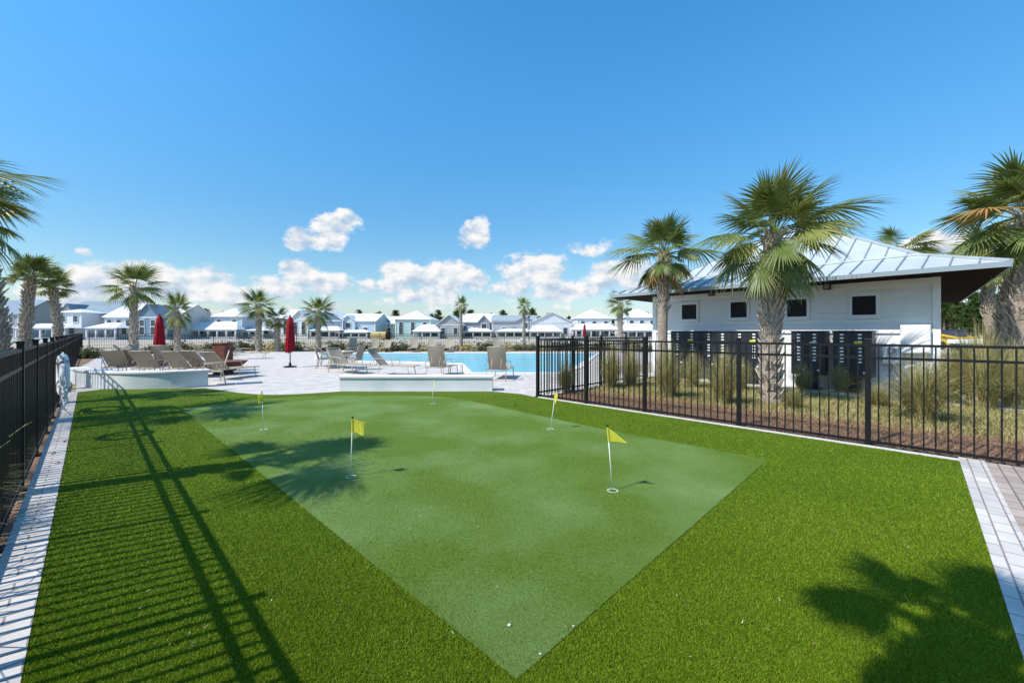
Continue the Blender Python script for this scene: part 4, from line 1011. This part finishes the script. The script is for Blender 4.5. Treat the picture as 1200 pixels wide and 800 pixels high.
# ------------------------------------------------------------------ houses
def house(px0, px1, Y, label, wall='w', roof='w', eave=None, ridge=360, kind='hip', porch=None, depth=11, ext=None, rz=0, win=3, storeys=2, inset=(0, 1)):
    k = Y / F; x0 = (px0 - 600) * k; x1 = (px1 - 600) * k; Wd = x1 - x0
    t = thing('house', label, 'house', ((x0 + x1) / 2, Y, 0), rz); hw = Wd / 2
    rm = M['hroof_' + roof]; wm = M['hw_' + wall]
    zr = ZZ(ridge, Y + depth * .4) if kind != 'gable_front' else ZZ(ridge, Y)
    ze = ZZ(eave, Y) if eave else 5.2
    bx0 = -hw + Wd * inset[0]; bx1 = -hw + Wd * inset[1]
    m = MB(); m.box(((bx0 + bx1) / 2, depth / 2, ze / 2), (bx1 - bx0, depth, ze))
    o = .35; r = MB()
    ex0, ex1, ey0, ey1 = bx0 - o, bx1 + o, -o, depth + o
    cx = (bx0 + bx1) / 2; hwid = (bx1 - bx0) / 2
    if kind == 'hip':
        q = min(hwid, depth / 2); rx0, rx1 = ex0 + q, ex1 - q; ry0 = ey0 + q if hwid < depth / 2 else depth / 2; ry1 = ey1 - q if hwid < depth / 2 else depth / 2
        if hwid < depth / 2: rx0 = rx1 = cx
        r.add([(ex0, ey0, ze), (ex1, ey0, ze), (ex1, ey1, ze), (ex0, ey1, ze), (rx0, ry0, zr), (rx1, ry0 if hwid >= depth / 2 else ry1, zr)],
              [(0, 1, 5, 4) if hwid >= depth / 2 else (0, 1, 4), (1, 2, 5) if hwid >= depth / 2 else (1, 2, 5, 4), (2, 3, 4, 5) if hwid >= depth / 2 else (2, 3, 5), (3, 0, 4) if hwid >= depth / 2 else (3, 0, 4, 5), (3, 2, 1, 0)])
    elif kind == 'gable_front':      # gable triangle faces the pool
        for (sx) in (-1, 1):
            e = cx + sx * (hwid + o); zz = ze - o * (zr - ze) / hwid
            a = [(cx, ey0, zr), (e, ey0, zz), (e, ey1, zz), (cx, ey1, zr)]
            b = [(p[0], p[1], p[2] + .18) for p in a]; r.add(a + b, [(0, 3, 2, 1), (4, 5, 6, 7), (0, 1, 5, 4), (1, 2, 6, 5), (2, 3, 7, 6)])
        m.add([(bx0, 0, ze), (bx1, 0, ze), (cx, 0, zr), (bx0, depth, ze), (bx1, depth, ze), (cx, depth, zr)], [(0, 1, 2), (4, 3, 5)])
    else:                            # ridge runs left-right
        for sy in (-1, 1):
            e = depth / 2 + sy * (depth / 2 + o); zz = ze - o * (zr - ze) / (depth / 2)
            a = [(ex0, depth / 2, zr), (ex0, e, zz), (ex1, e, zz), (ex1, depth / 2, zr)]
            b = [(p[0], p[1], p[2] + .18) for p in a]; r.add(a + b, [(0, 3, 2, 1), (4, 5, 6, 7), (0, 1, 5, 4), (1, 2, 6, 5), (2, 3, 7, 6)])
        m.add([(bx0, 0, ze), (bx0, depth, ze), (bx0, depth / 2, zr), (bx1, 0, ze), (bx1, depth, ze), (bx1, depth / 2, zr)], [(0, 2, 1), (3, 4, 5)])
    m.build('wall', wm, t); r.build('roof', rm, t)
    if kind == 'gable' and Wd > 7:
        gw = min(2.4, hwid * .38); gx = cx + (hwid - gw - .6) * (1 if int(px0) % 2 else -1); gh = ze + (zr - ze) * .72
        gm = MB(); gm.add([(gx - gw, -.5, 0), (gx + gw, -.5, 0), (gx + gw, -.5, ze), (gx, -.5, gh), (gx - gw, -.5, ze), (gx - gw, depth * .3, 0), (gx + gw, depth * .3, 0), (gx + gw, depth * .3, ze), (gx, depth * .3, gh), (gx - gw, depth * .3, ze)],
                          [(0, 1, 2, 3, 4), (1, 6, 7, 2), (5, 0, 4, 9)]); gm.build('front_bay', wm, t)
        gr_ = MB()
        for sx in (-1, 1):
            e_ = gx + sx * (gw + .3); zz = ze - .3 * (gh - ze) / gw
            a = [(gx, -.85, gh), (e_, -.85, zz), (e_, depth * .45, zz), (gx, depth * .45, gh)]; b = [(p[0], p[1], p[2] + .16) for p in a]
            gr_.add(a + b, [(0, 3, 2, 1), (4, 5, 6, 7), (0, 1, 5, 4), (1, 2, 6, 5)])
        gr_.build('bay_roof', rm, t)
        f = MB(); f.box((gx, -.55, ze - 1.1), (1.5, .08, 1.6)); f = f.build('window', M['hw_w'], t); p = MB(); p.box((gx, -.61, ze - 1.1), (1.15, .04, 1.25)); p.build('pane', M['hwin'], f)
    tm = MB(); 
    for xx in (bx0 + .12, bx1 - .12): tm.box((xx, -.03, ze / 2), (.25, .08, ze - .1))
    tm.box((cx, -.03, ze - .15), (bx1 - bx0 - .5, .07, .28)); tm.build('trim', M['hw_w'], t)
    def window(x, z, w=.9, h=1.5, y=0):
        f = MB(); f.box((x, y - .05, z), (w + .3, .08, h + .3)); f = f.build('window', M['hw_w'], t)
        p = MB(); p.box((x, y - .11, z + h / 4), (w, .04, h / 2 - .05)); p.box((x, y - .11, z - h / 4), (w, .04, h / 2 - .05)); p.build('pane', M['hwin'], f)
    py0 = 0
    if porch:
        a, b, zt, zb, col = porch       # fraction of width, eave/top heights, posts
        pa, pb = -hw + Wd * a, -hw + Wd * b; dp = 3.0
        pr = MB(); zt_, zb_ = ZZ(zt + 4, Y), ZZ(zb + 2.2, Y - dp)
        pr.add([(pa - .3, -dp - .3, zb_), (pb + .3, -dp - .3, zb_), (pb + .3, -.12, zb_), (pa - .3, -.12, zb_), (pa + 1.6, -.12, zt_), (pb - 1.6, -.12, zt_)], [(0, 1, 5, 4), (1, 2, 5), (3, 0, 4), (0, 3, 2, 1), (2, 3, 4, 5)])
        pr.build('porch_roof', M['hroof_w'], t)
        fl = MB(); fl.box(((pa + pb) / 2, -dp / 2 - .1, .25), (pb - pa, dp, .5)); fl.build('porch_floor', M['hw_g'], t)
        bm = MB(); bm.box(((pa + pb) / 2, -dp + .05, zb_ - .17), (pb - pa, .25, .3)); bm.build('porch_beam', M['hw_w'], t)
        for q in range(col):
            c = MB(); xx = pa + .2 + (pb - pa - .4) * q / (col - 1); c.box((xx, -dp + .05, (zb_ - .32 + .5) / 2), (.28, .28, zb_ - .82)); c.build('porch_post', M['hw_w'], t)
        dm = MB(); dm.box(((pa + pb) / 2, -.06, 1.6), (1.1, .08, 2.2)); dr_ = dm.build('door', M['hw_b'] if wall != 'b' else M['hw_w'], t)
        nw = max(1, int((pb - pa) / 4))
        for q in (-1, 1):
            window((pa + pb) / 2 + q * (pb - pa) * .3, 1.9, .9, 1.5)
    for q in range(win):
        x = bx0 + (bx1 - bx0) * (q + .5) / win
        if storeys == 2 and ze > 4.4: window(x, ze - 1.25, .8, 1.2)
        if not porch or not (porch[0] * Wd - hw - .6 < x < porch[1] * Wd - hw + .6): window(x, 1.8)
    return t
HS = [
 dict(px0=-30, px1=22, Y=92, ridge=352, eave=368, wall='g', roof='b', label='grey blue house at the far left edge behind the first palm trunks', kind='gable'),
 dict(px0=68, px1=125, Y=86, ridge=353, eave=371, wall='c', roof='b', label='cream house with dark blue roof behind the left palms', kind='gable', win=3),
 dict(px0=40, px1=96, Y=82, ridge=362, eave=366, wall='w', roof='w', label='white house front with double stacked white roofs left of the cream house', porch=(-.02, 1.0, 375, 382, 5), depth=5, inset=(.48, 1), win=2),
 dict(px0=123, px1=156, Y=84, ridge=356, eave=371, wall='w', roof='w', label='white gabled house left of the tall far palm trunk', porch=(-.15, .9, 374, 382, 4), kind='gable', win=3),
 dict(px0=160, px1=186, Y=84, ridge=357, eave=371, wall='b', roof='b', label='blue grey house behind the left red umbrella', kind='gable_front', win=2),
 dict(px0=184, px1=207, Y=88, ridge=357, eave=371, wall='c', roof='w', label='narrow cream gabled house right of the left red umbrella', kind='gable', win=2, porch=(0, 1.1, 378, 384, 3)),
 dict(px0=223, px1=287, Y=95, ridge=361, eave=371, wall='s', roof='w', label='pale blue house with wraparound porch and white pyramid roof', inset=(.38, .95), porch=(0, 1, 373, 384, 7), win=2),
 dict(px0=308, px1=340, Y=98, ridge=363, eave=373, wall='w', roof='w', label='white house between the palm pair', kind='gable', porch=(-.5, .3, 379, 385, 4)),
 dict(px0=341, px1=361, Y=96, ridge=364, eave=374, wall='w', roof='w', label='narrow white gable house behind the lone umbrella', kind='gable_front', win=2),
 dict(px0=362, px1=402, Y=99, ridge=364, eave=375, wall='b', roof='w', label='dark blue house behind the palm right of the umbrella', kind='gable_front', porch=(.2, 1.05, 378, 385, 4)),
 dict(px0=398, px1=440, Y=100, ridge=368, eave=376, wall='s', roof='w', label='blue house with broad white roof left of the yellow tank', kind='gable', porch=(.0, .9, 382, 387, 5)),
 dict(px0=440, px1=461, Y=106, ridge=371, eave=379, wall='c', roof='w', label='small cream house behind the yellow tank', kind='gable', win=2),
 dict(px0=463, px1=512, Y=98, ridge=364, eave=374, wall='t', roof='w', label='mint green house with white pyramid roof', win=3, inset=(0, .85), porch=(.5, 1.12, 376, 386, 4)),
 dict(px0=512, px1=541, Y=97, ridge=369, eave=380, wall='g', roof='w', label='grey gable fronted house left of the leaning palm', kind='gable_front', win=2),
 dict(px0=541, px1=577, Y=102, ridge=368, eave=377, wall='d', roof='w', label='grey house with long white roof right of the leaning palm', kind='gable', porch=(.1, 1, 380, 386, 4)),
 dict(px0=577, px1=628, Y=100, ridge=370, eave=376, wall='g', roof='g', label='grey house with low grey roof by the thin palm', kind='gable', porch=(.1, .9, 381, 386, 5), win=4),
 dict(px0=624, px1=670, Y=98, ridge=366, eave=377, wall='w', roof='w', label='white gable house right of the thin palm', kind='gable_front', porch=(-.1, .7, 377, 386, 5)),
 dict(px0=668, px1=722, Y=96, ridge=363, eave=373, wall='w', roof='w', label='white house with wide porch behind the tiny red umbrella', inset=(.15, .9), porch=(0, 1, 375, 384, 6)),
 dict(px0=722, px1=770, Y=96, ridge=362, eave=372, wall='w', roof='w', label='white house partly hidden by the clubhouse', inset=(.25, 1), porch=(0, 1, 375, 385, 6)),
 dict(px0=770, px1=830, Y=98, ridge=364, eave=374, wall='s', roof='w', label='pale house seen only past the clubhouse', porch=(0, 1, 377, 386, 6)),
]
for h_ in HS: house(**h_)

# ------------------------------------------------------------------ far pines and shrubs
def pine(seed, h, cw, base=.35, n=1500, leaf=.32):
    rnd = random.Random(seed); tk = MB(); tk.tube([(0, 0, 0), (.1, 0, h * .5), (0, .05, h * .97)], [.2, .13, .03], 8)
    lobes = []
    nb = 22
    for i in range(nb):
        s = base + (1 - base) * (i + rnd.random()) / nb; a = rnd.uniform(0, 6.283); rr = cw * (1 - (s - base) / (1 - base) * .75) * rnd.uniform(.35, 1)
        c = Vector((math.cos(a) * rr, math.sin(a) * rr, h * s)); lobes.append((c, rnd.uniform(.5, .95) * cw * .5))
        tk.tube([(0, 0, h * s - .5), c], [.05, .02], 4, False)
    m = MB()
    for i in range(n):
        c, r = lobes[rnd.randrange(nb)]
        v = Vector((rnd.gauss(0, .5), rnd.gauss(0, .5), rnd.gauss(0, .33))) * r + c
        d1 = Vector((rnd.uniform(-1, 1), rnd.uniform(-1, 1), rnd.uniform(-.6, .8))).normalized() * leaf * rnd.uniform(.5, 1.2); d2 = d1.cross(Vector((rnd.uniform(-1, 1), rnd.uniform(-1, 1), rnd.uniform(-1, 1)))).normalized() * leaf * .35
        m.add([v - d1, v - d2, v + d1, v + d2], [(0, 1, 2, 3)])
    return tk, m
PT = []
for i in range(5):
    tk, m = pine(200 + i, 9, 1.9 + .25 * (i % 3), [.35, .5, .25, .45, .55][i], 1700)
    a = tk.build('tp', M['pinebark']); b = m.build('tp', [M['needle'], M['needle2']][i % 2]); PT.append((a.data, b.data)); bpy.data.objects.remove(a); bpy.data.objects.remove(b)
def put_pine(px, Y, top, label, group, k, wk=1):
    h = ZZ(top, Y); t = thing('pine_tree', label, 'pine tree', D(px, Y), k * 1.1, group)
    for nm, me in zip(('trunk', 'crown'), PT[k % 5]):
        o = bpy.data.objects.new(nm, me); COL.objects.link(o); o.parent = t
    s = h / 9; t.scale = (s * wk, s * wk, s)
rnd = random.Random(77)
k = 0
for i in range(34):   # wood on the right past the clubhouse
    Y = rnd.uniform(48, 75); put_pine(1075 + i * 5.5 + rnd.uniform(-5, 5), Y, rnd.uniform(343, 362), 'pine of the wood seen under the right clubhouse eave', 'pines of the wood on the right', k, 1.0); k += 1
for i in range(9):
    put_pine(203 + i * 5 + rnd.uniform(-2, 2), rnd.uniform(100, 112), rnd.uniform(360, 368), 'dark tree in the gap between the left houses and the porch house', 'trees in the gap between houses', k, 1.1); k += 1
for i in range(5):
    put_pine(287 + i * 5, rnd.uniform(108, 116), rnd.uniform(366, 374), 'dark tree behind the porch house, left of the palm pair', 'trees left of the palm pair', k, 1.1); k += 1
for i in range(44):
    put_pine(-20 + i * 18.5 + rnd.uniform(-8, 8), rnd.uniform(125, 150), rnd.uniform(358, 368) + (4 if i > 12 else 0), 'distant pine top showing above the house roofs', 'distant pines behind the houses', k, .95); k += 1
m = MB(); rr = random.Random(5)
for i in range(16000):
    x = rr.uniform(-210, 260); y = 175 + rr.uniform(-5, 5); z = rr.random() ** .8 * (6.6 + 2.0 * mnoise.noise(Vector((x * .05, 0, 0))) + 1.2 * mnoise.noise(Vector((x * .3, 0, 0))))
    d1 = Vector((rr.uniform(-1, 1), rr.uniform(-1, 1), rr.uniform(-1, 1))) * .9; d2 = Vector((rr.uniform(-1, 1), rr.uniform(-1, 1), rr.uniform(-1, 1))) * .6; v = Vector((x, y, z))
    m.add([v - d1, v - d2, v + d1, v + d2], [(0, 1, 2, 3)])
m.build('far_wood', M['needle'])['kind'] = 'stuff'
# shrubs in beds
SM = []
for i in range(3):
    m = MB(); rr = random.Random(300 + i)
    for j in range(500):
        v = Vector((rr.gauss(0, .32), rr.gauss(0, .25), abs(rr.gauss(0, .26)))); d1 = Vector((rr.uniform(-1, 1), rr.uniform(-1, 1), rr.uniform(-.3, 1))).normalized() * .1; d2 = d1.cross(Vector((rr.random(), rr.random(), rr.random()))).normalized() * .03
        m.add([v - d1, v - d2, v + d1, v + d2], [(0, 1, 2, 3)])
    o = m.build('sp', M['shrub' if i else 'muhly']); SM.append(o.data); bpy.data.objects.remove(o)
rr = random.Random(8)
for i in range(40):
    o = bpy.data.objects.new('shrub', SM[i % 3]); COL.objects.link(o); o.location = (-30 + i * 1.1 + rr.uniform(-.4, .4), 34.8 + rr.uniform(-1.0, 1.2), 0); s = rr.uniform(.8, 1.5); o.scale = (s * 1.3, s, s * .95); o.rotation_euler = (0, 0, i)
    tag(o, 'low shrub in the bed beyond the pool, before the far fence', 'shrub', 'shrubs in the far bed')
for i in range(9):
    o = bpy.data.objects.new('shrub', SM[i % 3]); COL.objects.link(o); o.location = (-24 - rr.uniform(0, 7), 22 + i * 1.1, 0); s = rr.uniform(.8, 1.3); o.scale = (s, s, s * .8); o.rotation_euler = (0, 0, i)
    tag(o, 'low shrub in the left bed behind the loungers', 'shrub', 'shrubs in the left bed')

# ------------------------------------------------------------------ far small things
t = thing('storage_tank', 'mustard yellow tank with dark end on the lot beyond the pool', 'tank', D(445, 78))
m = MB(); m.tube([(-1.6, 0, .85), (-1.5, 0, .85), (1.3, 0, .85)], [.6, .75, .75], 20); m.build('tank', M['tank'], t, smooth=False)
m = MB(); m.tube([(1.3, 0, .85), (1.9, 0, .85)], [.78, .74], 20); m.build('end_cap', M['soffit'], t)
for x in (-.9, .9):
    m = MB(); m.box((x, 0, .12), (.3, 1.2, .24)); m.build('support', M['soffit'], t)
t = thing('skid_loader', 'yellow and dark blue loader parked beyond the clubhouse corner', 'loader', D(1120, 36))
m = MB(); m.box((0, 0, .75), (1.1, 1.9, .7)); m.build('body', M['myellow'], t, bevel=.04)
m = MB(); m.box((0, .1, 1.25), (.95, 1.1, .9)); m.box((0, .1, 1.72), (1.05, 1.25, .07)); m.build('cab', M['navy'], t, bevel=.04)
for sx in (-1, 1):
    m = MB(); m.bar((sx * .68, .9, 1.35), (sx * .68, -1.0, 1.0), .12, .16); m.bar((sx * .68, -1.0, 1.0), (sx * .68, -1.35, .45), .12, .14); m.build('lift_arm', M['myellow'], t)
    for y in (-.6, .6):
        m = MB(); m.tube([(sx * .55, y, .36), (sx * .8, y, .36)], .36, 18); m.build('wheel', M['tyre'], t)
m = MB(); m.prism([(-.8, -1.9), (.8, -1.9), (.8, -1.35), (-.8, -1.35)], .1, .5); m.build('bucket', M['soffit'], t)
t = thing('white_trailer', 'low white trailer beyond the right palms', 'trailer', D(1143, 34))
m = MB(); m.box((0, 0, .75), (3.0, 1.6, .35)); m.build('body', M['white'], t, bevel=.03)
for x in (-.8, .8):
    m = MB(); m.tube([(x, -.85, .3), (x, -.65, .3)], .3, 16); m.build('wheel', M['tyre'], t)
# street lamps by the houses
for i, (px, Y, tp, lb) in enumerate([(620, 70, 372, 'thin street lamp near the middle of the sandy lots'), (325, 68, 378, 'thin street lamp near the short palm'), (455, 74, 377, 'thin street lamp beside the tank')]):
    h = ZZ(tp, Y); t = thing('street_lamp', lb, 'street lamp', D(px, Y), 0, 'street lamps on the lots')
    m = MB(); m.tube([(0, 0, 0), (0, 0, h)], .06, 8); m.build('pole', M['black'], t); m = MB(); m.lathe([(0, h + .35), (.2, h + .2), (.16, h)], n=12); m.build('lamp_head', M['black'], t)
